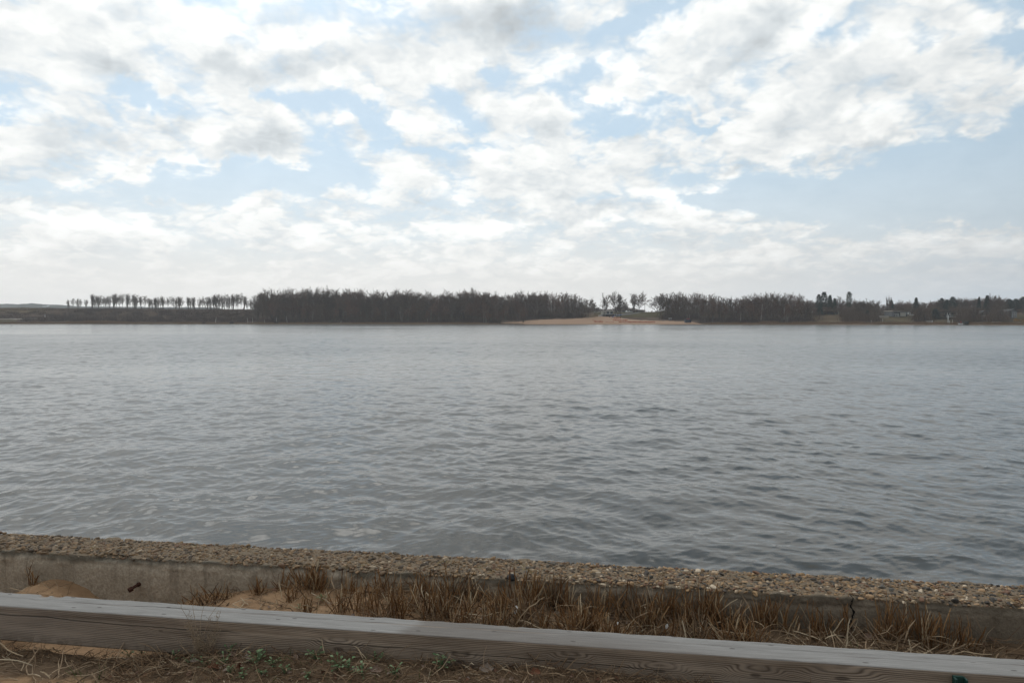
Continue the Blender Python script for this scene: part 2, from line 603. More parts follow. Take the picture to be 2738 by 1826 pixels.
def wl(s, t, z):
    """wall frame -> coordinates local to the wall's empty"""
    s, t, z = np.broadcast_arrays(np.asarray(s, float), np.asarray(t, float), np.asarray(z, float))
    return np.stack([s, t - 3.92, z - 0.3], -1)


sw = np.concatenate([np.arange(WL0, -4.4, 0.05), np.arange(-4.4, 3.0, 0.0085), np.arange(3.0, WL1, 0.05)])
prof = [(WALL0, z) for z in np.linspace(0.20, TOP - 0.075, 30)] + [(WALL0, z) for z in np.linspace(TOP - 0.07, TOP - 0.004, 14)] + \
       [(t, TOP) for t in np.linspace(WALL0 + 0.004, WALL1 - 0.004, 40)] + [(WALL1, z) for z in np.linspace(TOP - 0.004, -0.45, 24)]
prof = np.array(prof)
S, I = np.meshgrid(sw, np.arange(len(prof)), indexing='ij')
PT, PZ = prof[I, 0], prof[I, 1]
edge = np.exp(-((PT - WALL0) / 0.030) ** 2 - ((PZ - TOP) / 0.030) ** 2)
edge2 = np.exp(-((PT - WALL1) / 0.030) ** 2 - ((PZ - TOP) / 0.030) ** 2)
rag = fbm(S * 9, S * 0 + 3, 90, 4)
rag2 = fbm(S * 7, S * 0 + 8, 95, 4)
isf = (PT <= WALL0 + 1e-6)
isb = (PT >= WALL1 - 1e-6)
ist = ~(isf | isb)
nt = np.where(isf, 1.0, 0) * (0.004 * fbm(S * 6, PZ * 6, 100, 3) + 0.0020 * fbm(S * 55, PZ * 55, 104, 3))
lip = np.exp(-((PZ - TOP + 0.055) / 0.018) ** 2) * isf                # a small recess under the pebble course
nt = nt + lip * (0.003 + 0.008 * fbm(S * 5, S * 0 + 1, 110, 3))
nz = ist * (0.004 * fbm(S * 8, PT * 8, 114, 3) + 0.003 * fbm(S * 50, PT * 50, 118, 2))
PT2 = PT + nt + edge * (0.010 + 0.015 * rag) - edge2 * (0.010 + 0.015 * rag2)
PZ2 = PZ + nz - edge * (0.010 + 0.012 * rag) - edge2 * (0.010 + 0.012 * rag2)
mb = MB().grid(wl(S, PT2, PZ2))
m, t, b = mat('weathered_concrete')
oc = t.new('ShaderNodeTexCoord').outputs['Object']
ox, oy, oz = t.sep(oc)
n1 = t.noise(oc, 5, 6, 0.65)
n2 = t.noise(oc, 70, 4, 0.7)
vo = t.voro(oc, 95, dim='3D')
c = t.mix(t.rng(n2, 0.25, 0.75), (0.30, 0.245, 0.185), (0.53, 0.445, 0.345))
c = t.mix(t.m('MULTIPLY', t.rng(n1, 0.35, 0.7), 0.5), c, (0.27, 0.22, 0.16))
drip = t.m('MULTIPLY', t.rng(t.noise(t.v('MULTIPLY', oc, (16, 16, 1.0)), 1.0, 4, 0.6), 0.50, 0.72), t.rng(oz, 0.0, 0.30))
c = t.mix(t.m('MULTIPLY', drip, 0.5), c, (0.10, 0.080, 0.058))
lich = t.m('MULTIPLY', t.rng(t.m('ADD', oz, t.m('MULTIPLY', t.m('SUBTRACT', n1, 0.5), 0.14)), 0.292, 0.34), t.rng(oy, -0.06, -0.14))
c = t.mix(t.m('MULTIPLY', lich, 0.85), c, t.mix(t.noise(oc, 40, 4, 0.7), (0.045, 0.043, 0.035), (0.20, 0.18, 0.14)))
dk = t.m('MULTIPLY', t.rng(ox, -1.6, 0.6), t.rng(oy, -0.1, -0.15))
c = t.mix(t.m('MULTIPLY', dk, 0.75), c, t.mix(n2, (0.065, 0.050, 0.034), (0.19, 0.15, 0.11)))
c = t.mix(t.rng(vo, 0.10, 0.25, 0.55, 0.0), c, t.mix(t.noise(oc, 33, 1), (0.03, 0.028, 0.026), (0.42, 0.36, 0.28)))
c = t.mix(t.m('MULTIPLY', t.rng(oz, 0.325, 0.343), t.rng(oy, -0.165, -0.15)), c, t.mix(n2, (0.10, 0.075, 0.05), (0.25, 0.19, 0.13)))
moss = t.m('MULTIPLY', t.rng(oy, -0.17, -0.12), t.rng(t.noise(oc, 7, 5, 0.6), 0.60, 0.70))
c = t.mix(t.m('MULTIPLY', moss, 0.7), c, (0.13, 0.095, 0.02))
# the crack that runs over the wall
crs = px_s(2277, WALL0)
cx_ = t.m('ADD', t.m('MULTIPLY', t.m('SUBTRACT', t.noise(oc, 16, 3, 0.6), 0.5), 0.09), t.m('MULTIPLY_ADD', t.m('ADD', oy, 0.16), -0.30, crs))
crk = t.rng(t.m('ABSOLUTE', t.m('SUBTRACT', ox, cx_)), 0.0025, 0.0055, 1.0, 0.0)
c = t.mix(crk, c, (0.008, 0.007, 0.006))
t.l.new(c, b.inputs['Base Color'])
b.inputs['Roughness'].default_value = 0.93
b.inputs['Specular IOR Level'].default_value = 0.2
bp = t.new('ShaderNodeBump')
bp.inputs['Strength'].default_value = 0.9
bp.inputs['Distance'].default_value = 0.006
hh = t.m('SUBTRACT', t.m('ADD', n2, t.m('MULTIPLY', t.noise(oc, 190, 3, 0.7), 0.6)), t.m('MULTIPLY', crk, 2.5))
t.l.new(hh, bp.inputs['Height'])
t.l.new(bp.outputs[0], b.inputs['Normal'])
mb.build('concrete_body', m, wall, True)


def ico(sub):
    import bmesh
    bm = bmesh.new()
    bmesh.ops.create_icosphere(bm, subdivisions=sub, radius=1)
    v = np.array([q.co[:] for q in bm.verts])
    f = np.array([[q.index for q in p.verts] for p in bm.faces])
    bm.free()
    return v, f


ICO2, ICO1 = ico(2), ico(1)


def lumpy(v, seed, amt):
    q = np.random.default_rng(seed)
    d = np.ones(len(v))
    for _ in range(5):
        a = q.normal(size=3)
        a /= np.linalg.norm(a)
        d -= amt * np.clip(v @ a - 0.55, 0, 1) * 1.3
    return v * d[:, None]


def pebble_mesh():
    g3 = np.random.default_rng(21)
    mb = MB()
    var2 = [lumpy(ICO2[0], k, 0.8) for k in range(9)]
    cellsz = 0.026
    occ = {}
    n = 0
    sizes = np.concatenate([g3.uniform(0.014, 0.024, 400), g3.uniform(0.0085, 0.0145, 5400), g3.uniform(0.004, 0.0075, 14000)])
    for r in sizes:
        for _ in range(5 if r > 0.0085 else 2):
            s = g3.uniform(-5.2, 4.4)
            tq = g3.uniform(WALL0 + 0.003, WALL1 - 0.002)
            if abs(s - px_s(690, 3.95)) < 0.10 and abs(tq - 3.98) < 0.07 and g3.random() < 0.8:
                continue                                        # the patch of blown sand
            ci, cj = int(math.floor(s / cellsz)), int(math.floor(tq / cellsz))
            ok = True
            for a in (-1, 0, 1):
                for b2 in (-1, 0, 1):
                    for (s2, t2, r2) in occ.get((ci + a, cj + b2), ()):
                        if (s - s2) ** 2 + (tq - t2) ** 2 < (0.80 * (r + r2)) ** 2:
                            ok = False
                            break
            if not ok:
                continue
            occ.setdefault((ci, cj), []).append((s, tq, r))
            ax = np.array([r * g3.uniform(1.0, 1.45), r * g3.uniform(0.75, 1.05), r * g3.uniform(0.42, 0.75)])
            M = rot_z(g3.uniform(0, pi)) @ rot_axis((g3.normal(), g3.normal(), 0.01), g3.normal() * 0.25)
            v = (var2[n % 9] * ax) @ M.T
            drop = 0.012 * (math.exp(-((tq - WALL0) / 0.018) ** 2) + math.exp(-((tq - WALL1) / 0.02) ** 2))
            z = TOP + 0.004 * float(fbm(s * 8, tq * 8, 114, 3)) + ax[2] * g3.uniform(-0.35, 0.30) - drop
            mb.add(v + wl(s, tq, z), ICO2[1])
            n += 1
            break
    return mb


m, t, b = mat('pebbles')
isl = t.new('ShaderNodeNewGeometry').outputs['Random Per Island']
oc = t.new('ShaderNodeTexCoord').outputs['Object']
c = t.ramp(isl, [(0.0, (.15, .105, .07)), (0.10, (.25, .18, .115)), (0.22, (.040, .042, .046)), (0.32, (.20, .16, .12)), (0.42, (.40, .34, .27)), (0.47, (.15, .09, .065)),
                 (0.56, (.085, .09, .095)), (0.64, (.28, .20, .12)), (0.74, (.16, .13, .10)), (0.82, (.32, .23, .15)), (0.90, (.060, .056, .056)), (0.97, (.50, .46, .40))], 'CONSTANT')
c = t.mix(t.rng(t.noise(oc, 130, 4, 0.65), 0.35, 0.8, 0.0, 0.5), c, (0.10, 0.076, 0.053))
lic = t.rng(t.noise(oc, 6, 4, 0.6), 0.58, 0.70)
c = t.mix(t.m('MULTIPLY', lic, 0.35), c, (0.16, 0.11, 0.03))
ox, oy, oz = t.sep(oc)
c = t.mix(t.rng(ox, -1.6, 0.4, 0.40, 0.0), c, (0.105, 0.082, 0.06))
c = t.v('MULTIPLY', c, (1.12, 0.98, 0.82))
t.l.new(c, b.inputs['Base Color'])
b.inputs['Roughness'].default_value = 0.78
b.inputs['Specular IOR Level'].default_value = 0.3
bp = t.new('ShaderNodeBump')
bp.inputs['Strength'].default_value = 0.35
bp.inputs['Distance'].default_value = 0.003
t.l.new(t.noise(oc, 220, 3, 0.6), bp.inputs['Height'])
t.l.new(bp.outputs[0], b.inputs['Normal'])
PEB = m
tag(pebble_mesh().build('pebbles', m, wall, True), kind='stuff')

rust = plain('rust', (0.055, 0.020, 0.012), 0.9, 0.5, 60)
bs = px_s(372, WALL0)
bz_ = 0.475
mb = MB()
mb.tube(wl([bs, bs - .008, bs - .022], [WALL0 + .01, WALL0 - .02, WALL0 - .05], [bz_ + .012, bz_ + .008, bz_ - .004]), 0.0085, 10)
mb.tube(wl([bs - .017, bs - .027], [WALL0 - .040, WALL0 - .058], [bz_ - .001, bz_ - .007]), 0.016, 6)
mb.tube(wl([bs + .001, bs - .003], [WALL0 + .002, WALL0 - .010], [bz_ + .012, bz_ + .011]), 0.013, 10)
mb.build('anchor_bolt', rust, wall)

# one dark cobble lying on the edge of the wall
v = lumpy(ICO2[0], 55, 0.6) * (0.032, 0.024, 0.022)
cob = MB().add(v, ICO2[1]).build('cobble', plain('dark_stone', (0.035, 0.036, 0.040), 0.7, 0.3, 60), None, True)
cob.location = W(px_s(1370, WALL0 + .012), WALL0 + .010, TOP + .004).tolist()
tag(cob, 'smooth dark cobble sitting on the front edge of the pebbled wall', 'stone')

# ------------------------------------------------------------------ timber rail
rail = empty('timber_rail', W(0, (BEAM0 + BEAM1) / 2, 0.47).tolist(), 'long weathered grey square timber rail on a green steel post', 'barrier rail', rz=-A)
BW, BH = BEAM1 - BEAM0, 0.18
sw = np.concatenate([np.arange(-7.5, -3.8, 0.05), np.arange(-3.8, 2.6, 0.010), np.arange(2.6, 6.0, 0.05)])
hw, cr = BW / 2, 0.006
pr = []
for (x0, z0, x1, z1, k) in ((-hw, cr, -hw, BH - cr, 22), (-hw + cr * .3, BH - cr * .3, -hw + cr * .3, BH - cr * .3, 1), (-hw + cr, BH, hw - cr, BH, 22), (hw - cr * .3, BH - cr * .3, hw - cr * .3, BH - cr * .3, 1),
                            (hw, BH - cr, hw, cr, 8), (hw - cr, 0, -hw + cr, 0, 8)):
    pr += [(x0 + (x1 - x0) * i / max(k - 1, 1), z0 + (z1 - z0) * i / max(k - 1, 1)) for i in range(k)]
pr.append(pr[0])
pr = np.array(pr)
S, I = np.meshgrid(sw, np.arange(len(pr)), indexing='ij')
X, Z = pr[I, 0], pr[I, 1]
chip = np.zeros_like(S)
for (p, wd, dp) in ((125, .025, .010), (160, .035, .007), (1975 - 600, .03, .004)):
    c0 = px_s(p, BEAM1)
    chip += dp * np.exp(-((S - c0) / wd) ** 4) * np.exp(-((X - hw) / .03) ** 2) * np.exp(-((Z - BH) / .02) ** 2)
ed = np.exp(-((np.abs(X) - hw) / .012) ** 2 - ((Z - BH) / .012) ** 2)
wav = 0.0016 * fbm(S * 2.2, Z * 9 + X * 9, 130, 3) + ed * 0.0022 * fbm(S * 11, X * 3, 133, 4)
# two long drying checks, one in the top and one in the face
ck1 = np.exp(-((X - (0.020 + 0.006 * fbm(S * 1.1, S * 0, 140, 3))) / 0.0034) ** 2) * (Z > BH - .002) * 0.004
ck2 = np.exp(-((Z - (0.125 - 0.02 * S / 3 + 0.006 * fbm(S * 1.3, S * 0, 143, 3))) / 0.0042) ** 2) * (X < -hw + .001) * sstep(-S, 0.4, 1.0) * 0.006
ck3 = np.exp(-((Z - (0.050 + 0.006 * fbm(S * 1.2, S * 0, 147, 3))) / 0.0042) ** 2) * (X < -hw + .001) * sstep(S, -1.3, -.9) * 0.005
X2 = X + np.sign(X) * wav * (np.abs(X) > hw - .001) + ck2 + ck3
Z2 = Z + wav * (Z > BH - .002) - chip - ck1
beam = MB().grid(np.stack([S, X2, Z2], -1))
m, t, b = mat('weathered_timber')
oc = t.new('ShaderNodeTexCoord').outputs['Object']
ox, oy, oz = t.sep(oc)
knots = [(px_s(p, BEAM0), z, rx, rz, w_) for p, z, rx, rz, w_ in ((905, .085, .10, .035, .030), (1232, .070, .08, .030, .026), (1527, .118, .07, .020, .022), (1765, .092, .09, .026, .028), (2020, .105, .09, .030, .030), (2252, .118, .12, .035, .026), (430, .11, .05, .015, .01), (-300, .08, .1, .03, .03))]
acc, ring = 0.0, 0.0
for (ks, kz, rx, rz, wt) in knots:
    d = t.v('DISTANCE' if False else 'MULTIPLY', t.v('SUBTRACT', oc, (ks, 0, kz)), (1 / rx, 0, 1 / rz))
    d = t.v('DOT_PRODUCT', d, d)
    acc = t.m('MULTIPLY_ADD', t.rng(d, 0, 3.0, 1, 0), wt, acc)
    ring = t.m('MULTIPLY_ADD', t.rng(d, 0.02, 0.11, 1, 0), 1.0, ring)
gx = t.xyz(t.m('MULTIPLY', ox, 0.55), t.m('MULTIPLY', oy, 1.0), t.m('ADD', oz, acc))
warp = t.m('MULTIPLY', t.m('SUBTRACT', t.noise(t.v('MULTIPLY', oc, (1.2, 6, 6)), 1.0, 3, 0.5), 0.5), 0.05)
gc = t.m('ADD', t.m('ADD', t.m('MULTIPLY', t.m('ADD', oz, acc), 1.0), t.m('MULTIPLY', oy, 0.8)), warp)
grain = t.m('ADD', t.m('MULTIPLY', t.m('SINE', t.m('MULTIPLY', gc, 760.0)), 0.5), 0.5)
grain = t.m('MULTIPLY', t.m('POWER', grain, 1.6), t.rng(t.noise(t.v('MULTIPLY', oc, (2, 30, 30)), 1.0, 3, 0.6), 0.3, 0.6, 0.25, 1.0))
fib = t.noise(t.v('MULTIPLY', gx, (9, 260, 260)), 1.0, 4, 0.65)
blot = t.noise(t.v('MULTIPLY', oc, (1.6, 9, 9)), 1.0, 5, 0.6)
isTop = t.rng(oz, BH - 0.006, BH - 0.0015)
face = t.mix(t.rng(blot, 0.3, 0.7), (0.19, 0.142, 0.102), (0.36, 0.282, 0.212))
face = t.mix(t.m('MULTIPLY', grain, 0.80), face, (0.058, 0.041, 0.030))
face = t.mix(t.rng(fib, 0.42, 0.75, 0, 0.5), face, (0.27, 0.22, 0.18))
face = t.mix(t.m('MULTIPLY', ring, 0.7), face, (0.040, 0.027, 0.021))
face = t.mix(t.rng(ox, -1.6, -3.2, 0.0, 0.35), face, (0.20, 0.175, 0.155))
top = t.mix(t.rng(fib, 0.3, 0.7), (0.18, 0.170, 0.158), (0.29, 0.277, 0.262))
br0, br1 = px_s(1095, 3.1), px_s(1480, 3.1)
stain = t.m('MULTIPLY', t.rng(t.m('MULTIPLY_ADD', t.m('SUBTRACT', blot, .5), .22, t.m('ADD', ox, t.m('MULTIPLY', oy, -0.5))), br0 - .03, br0 + .05), t.rng(t.m('MULTIPLY_ADD', t.m('SUBTRACT', blot, .5), 1.1, t.m('MULTIPLY_ADD', oy, 5.0, ox)), br1 + 0.9, br1 - .3))
spotst = t.rng(t.m('ADD', blot, t.m('MULTIPLY', t.noise(t.v('MULTIPLY', oc, (9, 40, 40)), 1.0, 3, .6), .5)), 0.92, 1.02)
sx = t.m('MULTIPLY', t.rng(ox, px_s(640, 3.1), px_s(700, 3.1)), t.rng(ox, px_s(900, 3.1), px_s(820, 3.1)))
stain = t.m('MAXIMUM', t.m('MULTIPLY', stain, .58), t.m('MULTIPLY', spotst, t.m('MULTIPLY_ADD', sx, .5, .4)))
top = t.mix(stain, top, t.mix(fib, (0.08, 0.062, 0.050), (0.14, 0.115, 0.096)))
ckc = t.rng(t.noise(t.v('MULTIPLY', oc, (1.3, 55, 0.0)), 1.0, 3, 0.55), 0.655, 0.69)
top = t.mix(t.m('MULTIPLY', ckc, 0.75), top, (0.12, 0.10, 0.09))
nh = t.voro(t.v('MULTIPLY', oc, (3.0, 9.0, 0.0)), 1.0, dim='2D')
top = t.mix(t.rng(nh, 0.025, 0.05, 0.8, 0), top, (0.06, 0.05, 0.045))
l1 = t.m('ABSOLUTE', t.m('SUBTRACT', oy, t.m('MULTIPLY_ADD', t.noise(t.v('MULTIPLY', oc, (1.1, 0, 0)), 1.0, 4, .6), 0.06, -0.012)))
l1 = t.m('MULTIPLY', t.rng(l1, 0.0010, 0.0028, 1, 0), t.rng(t.noise(t.v('MULTIPLY', oc, (1.7, 0, 0)), 1.0, 2, .5), .42, .52))
top = t.mix(t.m('MULTIPLY', l1, 0.8), top, (0.035, 0.03, 0.027))
l2 = t.m('ABSOLUTE', t.m('SUBTRACT', oz, t.m('ADD', t.m('MULTIPLY', ox, -0.012), t.m('MULTIPLY_ADD', t.noise(t.v('MULTIPLY', oc, (1.3, 0, 0)), 1.0, 5, .6), 0.05, 0.075))))
l2 = t.m('MULTIPLY', t.rng(l2, 0.0011, 0.003, 1, 0), t.rng(t.noise(t.v('MULTIPLY', oc, (1.0, 0, 0)), 1.0, 1, .5), .40, .50))
face = t.mix(t.m('MULTIPLY', l2, 0.85), face, (0.014, 0.011, 0.009))
dirt = t.m('MULTIPLY', t.rng(oz, 0.07, 0.0), t.rng(t.noise(oc, 14, 4, .6), .35, .65))
face = t.mix(t.m('MULTIPLY', dirt, 0.55), face, (0.085, 0.058, 0.038))
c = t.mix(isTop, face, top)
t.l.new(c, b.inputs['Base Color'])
b.inputs['Roughness'].default_value = 0.85
b.inputs['Specular IOR Level'].default_value = 0.25
bp = t.new('ShaderNodeBump')
bp.inputs['Strength'].default_value = 0.7
bp.inputs['Distance'].default_value = 0.0022
t.l.new(t.m('SUBTRACT', fib, t.m('MULTIPLY', grain, t.m('SUBTRACT', 0.8, t.m('MULTIPLY', isTop, 0.8)))), bp.inputs['Height'])
t.l.new(bp.outputs[0], b.inputs['Normal'])
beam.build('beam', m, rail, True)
green = plain('green_paint', (0.006, 0.040, 0.030), 0.5, 0.25, 30, 0.5)
ps = (px_s(2545, BEAM0) + px_s(2577, BEAM0)) / 2
post = MB()
post.box((ps - .004, -hw - .008, -0.16), (0.040, 0.010, 0.655))
post.box((ps - .021, -hw - .020, -0.16), (0.006, 0.030, 0.650))
post.box((ps + .019, -hw - .020, -0.16), (0.006, 0.030, 0.650))
post.build('post', green, rail)
mb = MB().tube([(ps - .001, -hw - .013, 0.09), (ps - .001, -hw - .022, 0.09)], 0.011, 6)
mb.build('bolt', green, rail)


# ------------------------------------------------------------------ far shore: terrain
_sx = [-700, 0, 690, 770, 1320, 1480, 1600, 1740, 1850, 2000, 2150, 2450, 2738, 3500]
_prof = {
    -700: [(0, .2), (10, 1.0), (25, 2.4), (32, 3.2), (36, 3.3), (62, 10.7), (76, 10.8), (110, 5), (300, 5), (1300, 10)],
    0: [(0, .2), (10, 1.0), (25, 2.4), (32, 3.2), (36, 3.3), (62, 10.7), (76, 10.8), (110, 5), (300, 5), (1300, 10)],
    690: [(0, .2), (10, .8), (25, 1.8), (32, 2.4), (36, 3.0), (62, 9.4), (76, 9.5), (110, 5), (300, 5), (1300, 10)],
    770: [(0, .2), (10, .8), (30, 1.5), (36, 1.8), (62, 2.6), (76, 3.0), (110, 4), (300, 5), (1300, 10)],
    1320: [(0, .2), (10, .8), (30, 1.5), (45, 2.4), (62, 3.6), (76, 4.0), (110, 5), (300, 6), (1300, 10)],
    1480: [(0, .1), (20, 2.5), (26, 3.2), (36, 4.4), (62, 6.0), (76, 6.6), (110, 7), (300, 7), (1300, 10)],
    1600: [(0, .1), (20, 2.4), (37, 4.4), (50, 5.0), (76, 7.4), (110, 8), (300, 8), (1300, 10)],
    1740: [(0, .1), (18, 2.1), (30, 3.6), (55, 7.0), (76, 7.4), (110, 8), (300, 8), (1300, 10)],
    1850: [(0, .1), (15, 1.5), (30, 3.4), (50, 6.0), (76, 7.4), (110, 8), (300, 9), (1300, 12)],
    2000: [(0, .2), (10, .8), (30, 2.0), (50, 4.0), (76, 6), (110, 7.5), (300, 10), (1300, 12)],
    2150: [(0, .2), (15, 1.3), (25, 2.4), (40, 5.2), (60, 6.5), (110, 9), (300, 12), (1300, 14)],
    2450: [(0, .2), (12, .9), (26, 2.6), (40, 4.5), (60, 5.6), (110, 8.5), (300, 12), (1300, 14)],
    2738: [(0, .2), (12, .9), (26, 2.4), (38, 3.8), (60, 5.2), (110, 8.5), (300, 12), (1300, 14)],
    3500: [(0, .2), (12, .9), (26, 2.4), (38, 3.8), (60, 5.2), (110, 8.5), (300, 12), (1300, 14)]}


def shore(px):
    return np.interp(px, [-700, 0, 690, 1369, 1850, 2150, 2450, 2738, 3500], [402, 402, 392, 378, 366, 348, 328, 312, 300]) + 1.2 * vnoise(np.asarray(px, float) / 37, 0, 150)


_OFF = np.concatenate([[-30, -8, -3, -1.5], np.arange(0, 90, 1.5), np.arange(90, 160, 6), [180, 220, 280, 360, 460, 600, 800, 1000, 1300]])
_hp = np.array([[np.interp(o, [a for a, _ in _prof[k]], [b for _, b in _prof[k]]) if o >= 0 else o * 0.09 for o in _OFF] for k in _sx])


def terrain_z(px, off):
    px, off = np.broadcast_arrays(np.asarray(px, float), np.asarray(off, float))
    j = np.clip(np.searchsorted(_OFF, off) - 1, 0, len(_OFF) - 2)
    f = np.clip((off - _OFF[j]) / (_OFF[j + 1] - _OFF[j]), 0, 1)
    i = np.clip(np.searchsorted(_sx, px) - 1, 0, len(_sx) - 2)
    q = np.array(_sx, float)
    h = np.clip((px - q[i]) / (q[i + 1] - q[i]), 0, 1)
    h = h * h * (3 - 2 * h)
    z = (_hp[i, j] * (1 - f) + _hp[i, j + 1] * f) * (1 - h) + (_hp[i + 1, j] * (1 - f) + _hp[i + 1, j + 1] * f) * h
    return z + 0.10 * sstep(off, 1, 8) * vnoise(px / 9, off / 4, 160)


def on_shore(px, off):
    """world point on the far bank, off metres behind the waterline"""
    Z = float(shore(px)) + off
    return Vector((far_x(px, Z), Z, float(terrain_z(px, off))))


def off_of(px, Z):
    return Z - float(shore(px))


pxs = np.arange(-700, 3504, 6.0)
PX, OF = np.meshgrid(pxs, _OFF, indexing='ij')
ZZ = shore(PX) + OF
PTS = np.stack([far_x(PX, ZZ), ZZ, terrain_z(PX, OF)], -1)
pc, oc_ = (PX[:-1, :-1] + PX[1:, 1:]) / 2, (OF[:-1, :-1] + OF[1:, 1:]) / 2
sand_to = np.interp(pc, [1326, 1332, 1345, 1400, 1520, 1580, 1605, 1650, 1664, 1690, 1740, 1770, 1850, 1866, 1876], [0, 4, 12, 20, 25, 33, 38, 37, 29, 22, 18, 17, 14, 6, 0])
sand_fr = np.interp(pc, [1326, 1400, 1406], [9, 3, -3])
is_sand = (oc_ < sand_to) & (oc_ > sand_fr) & (oc_ > -3)
nr, nc = PX.shape
i, j = np.meshgrid(np.arange(nr - 1), np.arange(nc - 1), indexing='ij')
quads = np.stack([i * nc + j, (i + 1) * nc + j, (i + 1) * nc + j + 1, i * nc + j + 1], -1)


def shore_col():
    n = fbm(PX / 22, OF / 9, 170, 4)[..., None] * 0.5 + 0.5
    brown = np.array((.085, .062, .047)) * (0.75 + 0.5 * n)
    grass = np.array((.072, .062, .034)) * (0.75 + 0.5 * n)
    tan = np.array((.120, .086, .056)) * (0.8 + 0.4 * n)

    def box(a, b, c, d, fx=14, fo=3):
        return (sstep(PX, a - fx, a + fx) * (1 - sstep(PX, b - fx, b + fx)) * sstep(OF, c - fo, c + fo) * (1 - sstep(OF, d - fo, d + fo)))[..., None]
    c = brown + 0 * n
    k = np.maximum.reduce([box(-700, 42, 12, 26), box(1590, 1860, 44, 130), box(1640, 1800, 22, 60), box(2330, 2800, 14, 50) * 0.8, box(2620, 2800, 14, 60) * .6])
    c = c * (1 - k) + grass * k
    k = np.maximum.reduce([box(-700, 130, 50, 70), box(1540, 1640, 28, 60), box(2170, 2290, 12, 42), box(2330, 2700, 20, 30) * .5])
    c = c * (1 - k) + (tan * .75 + grass * .25) * k
    k = box(-800, 3600, -3, 3.5, 14, 1)
    c = c * (1 - k) + tan * k
    k = box(1655, 1790, 18, 33, 10, 3)
    return c * (1 - k) + brown * 1.15 * k


vc = MB()
vc.v, vc.n = [PTS.reshape(-1, 3)], nr * nc
vc.f = [quads[~is_sand]]
me = vc.mesh('terrain', True)
at = me.attributes.new('land', 'FLOAT_COLOR', 'POINT')
at.data.foreach_set('color', np.concatenate([shore_col(), np.ones((nr, nc, 1))], -1).astype(np.float32).ravel())
m, t, b = mat('far_bank')
la = t.new('ShaderNodeAttribute', attribute_name='land').outputs['Color']
oc = t.new('ShaderNodeTexCoord').outputs['Object']
t.l.new(t.mix(1.0, la, t.mix(t.noise(oc, 0.9, 5, 0.7), (0.7, 0.7, 0.7), (1.3, 1.3, 1.3)), 'MULTIPLY'), b.inputs['Base Color'])
b.inputs['Roughness'].default_value = 1.0
b.inputs['Specular IOR Level'].default_value = 0.0
tag(link('terrain', me, m), kind='structure', label='far bank of brown earth and dull lawn rising from the water', cat='bank')
vb = MB()
vb.v, vb.n, vb.f = [PTS.reshape(-1, 3)], nr * nc, [quads[is_sand]]
m, t, b = mat('beach_sand')
oc = t.new('ShaderNodeTexCoord').outputs['Object']
ox, oy, oz = t.sep(oc)
c = t.mix(t.noise(t.v('MULTIPLY', oc, (.08, .3, .3)), 1.0, 5, 0.6), (0.27, 0.178, 0.122), (0.37, 0.255, 0.182))
c = t.mix(t.rng(oz, 0.10, 0.55, 0.55, 0.0), c, (0.20, 0.14, 0.09))
t.l.new(c, b.inputs['Base Color'])
b.inputs['Roughness'].default_value = 1.0
b.inputs['Specular IOR Level'].default_value = 0.0
tag(vb.build('beach', m, None, True), kind='structure', label='pale sand beach sloping up to the pavilion', cat='beach')

# gravel path along the foot of the embankment, and the road behind the pavilion
gravel = plain('path_gravel', (0.40, 0.38, 0.35), 0.9, 0.15, 2)
pp = np.arange(-700, 104, 8.0)
Pq = np.stack([np.array([tuple(on_shore(p, o) + Vector((0, 0, 0.06))) for p in pp]) for o in (28.6, 30.6)])
tag(MB().grid(Pq[::-1]).build('path', gravel), kind='structure', label='thin pale path along the foot of the dark embankment', cat='path')
pp = np.arange(1640, 1760, 6.0)
Pq = np.stack([np.array([tuple(on_shore(p, np.interp(p, (1640, 1700, 1760), (o - 9, o, o + 16))) + Vector((0, 0, 0.08))) for p in pp]) for o in (52, 56, 60)])
tag(MB().grid(Pq[::-1]).build('road', plain('asphalt', (0.10, 0.10, 0.105), 0.9, 0.15, 2)), kind='structure', label='grey drive curving round the lawn behind the pavilion', cat='road')

# far hills
hp = np.arange(-500, 900, 3.0)
HZ = 1480.0
ht = np.interp(hp, [-500, 0, 20, 36, 46, 60, 85, 105, 130, 160, 185, 240, 560, 720], [812, 813, 812.5, 813, 815, 812.5, 811.5, 813, 814, 815, 818, 820, 822, 860])
ht = ht + 0.7 * fbm(hp / 7, hp * 0, 180, 4)
rows = []
for (dz_, fr) in ((-150, 0.0), (-90, 0.45), (-40, 0.80), (0, 1.0), (70, 0.9), (200, 0.3)):
    zz = 6 + (far_z(ht, HZ) - 6) * fr + (0.8 * fbm(hp / 4, hp * 0 + dz_, 190, 3) if 0 < fr < 1 else 0)
    rows.append(np.stack([far_x(hp, HZ), np.full_like(hp, HZ + dz_), zz], -1))
tag(MB().grid(np.array(rows)).build('hills', plain('distant_wood', (0.040, 0.042, 0.034), 1.0, 0.35, 0.05), None, True), kind='structure', label='low wooded hills fading to blue beyond the embankment', cat='hills')


# ------------------------------------------------------------------ trees
def limb(mb, p, d, L, r0, r1, n=4, segs=4, bend=0.25, up=0.0, g=None):
    pts, dirs = [np.array(p)], [np.array(d)]
    d = np.array(d, float)
    for _ in range(segs):
        d = d + g.normal(size=3) * bend / segs ** 0.5 + np.array((0, 0, up / segs))
        d /= np.linalg.norm(d)
        pts.append(pts[-1] + d * L / segs)
        dirs.append(d)
    mb.tube(np.array(pts), np.linspace(r0, r1, segs + 1), n, False)
    return pts, dirs


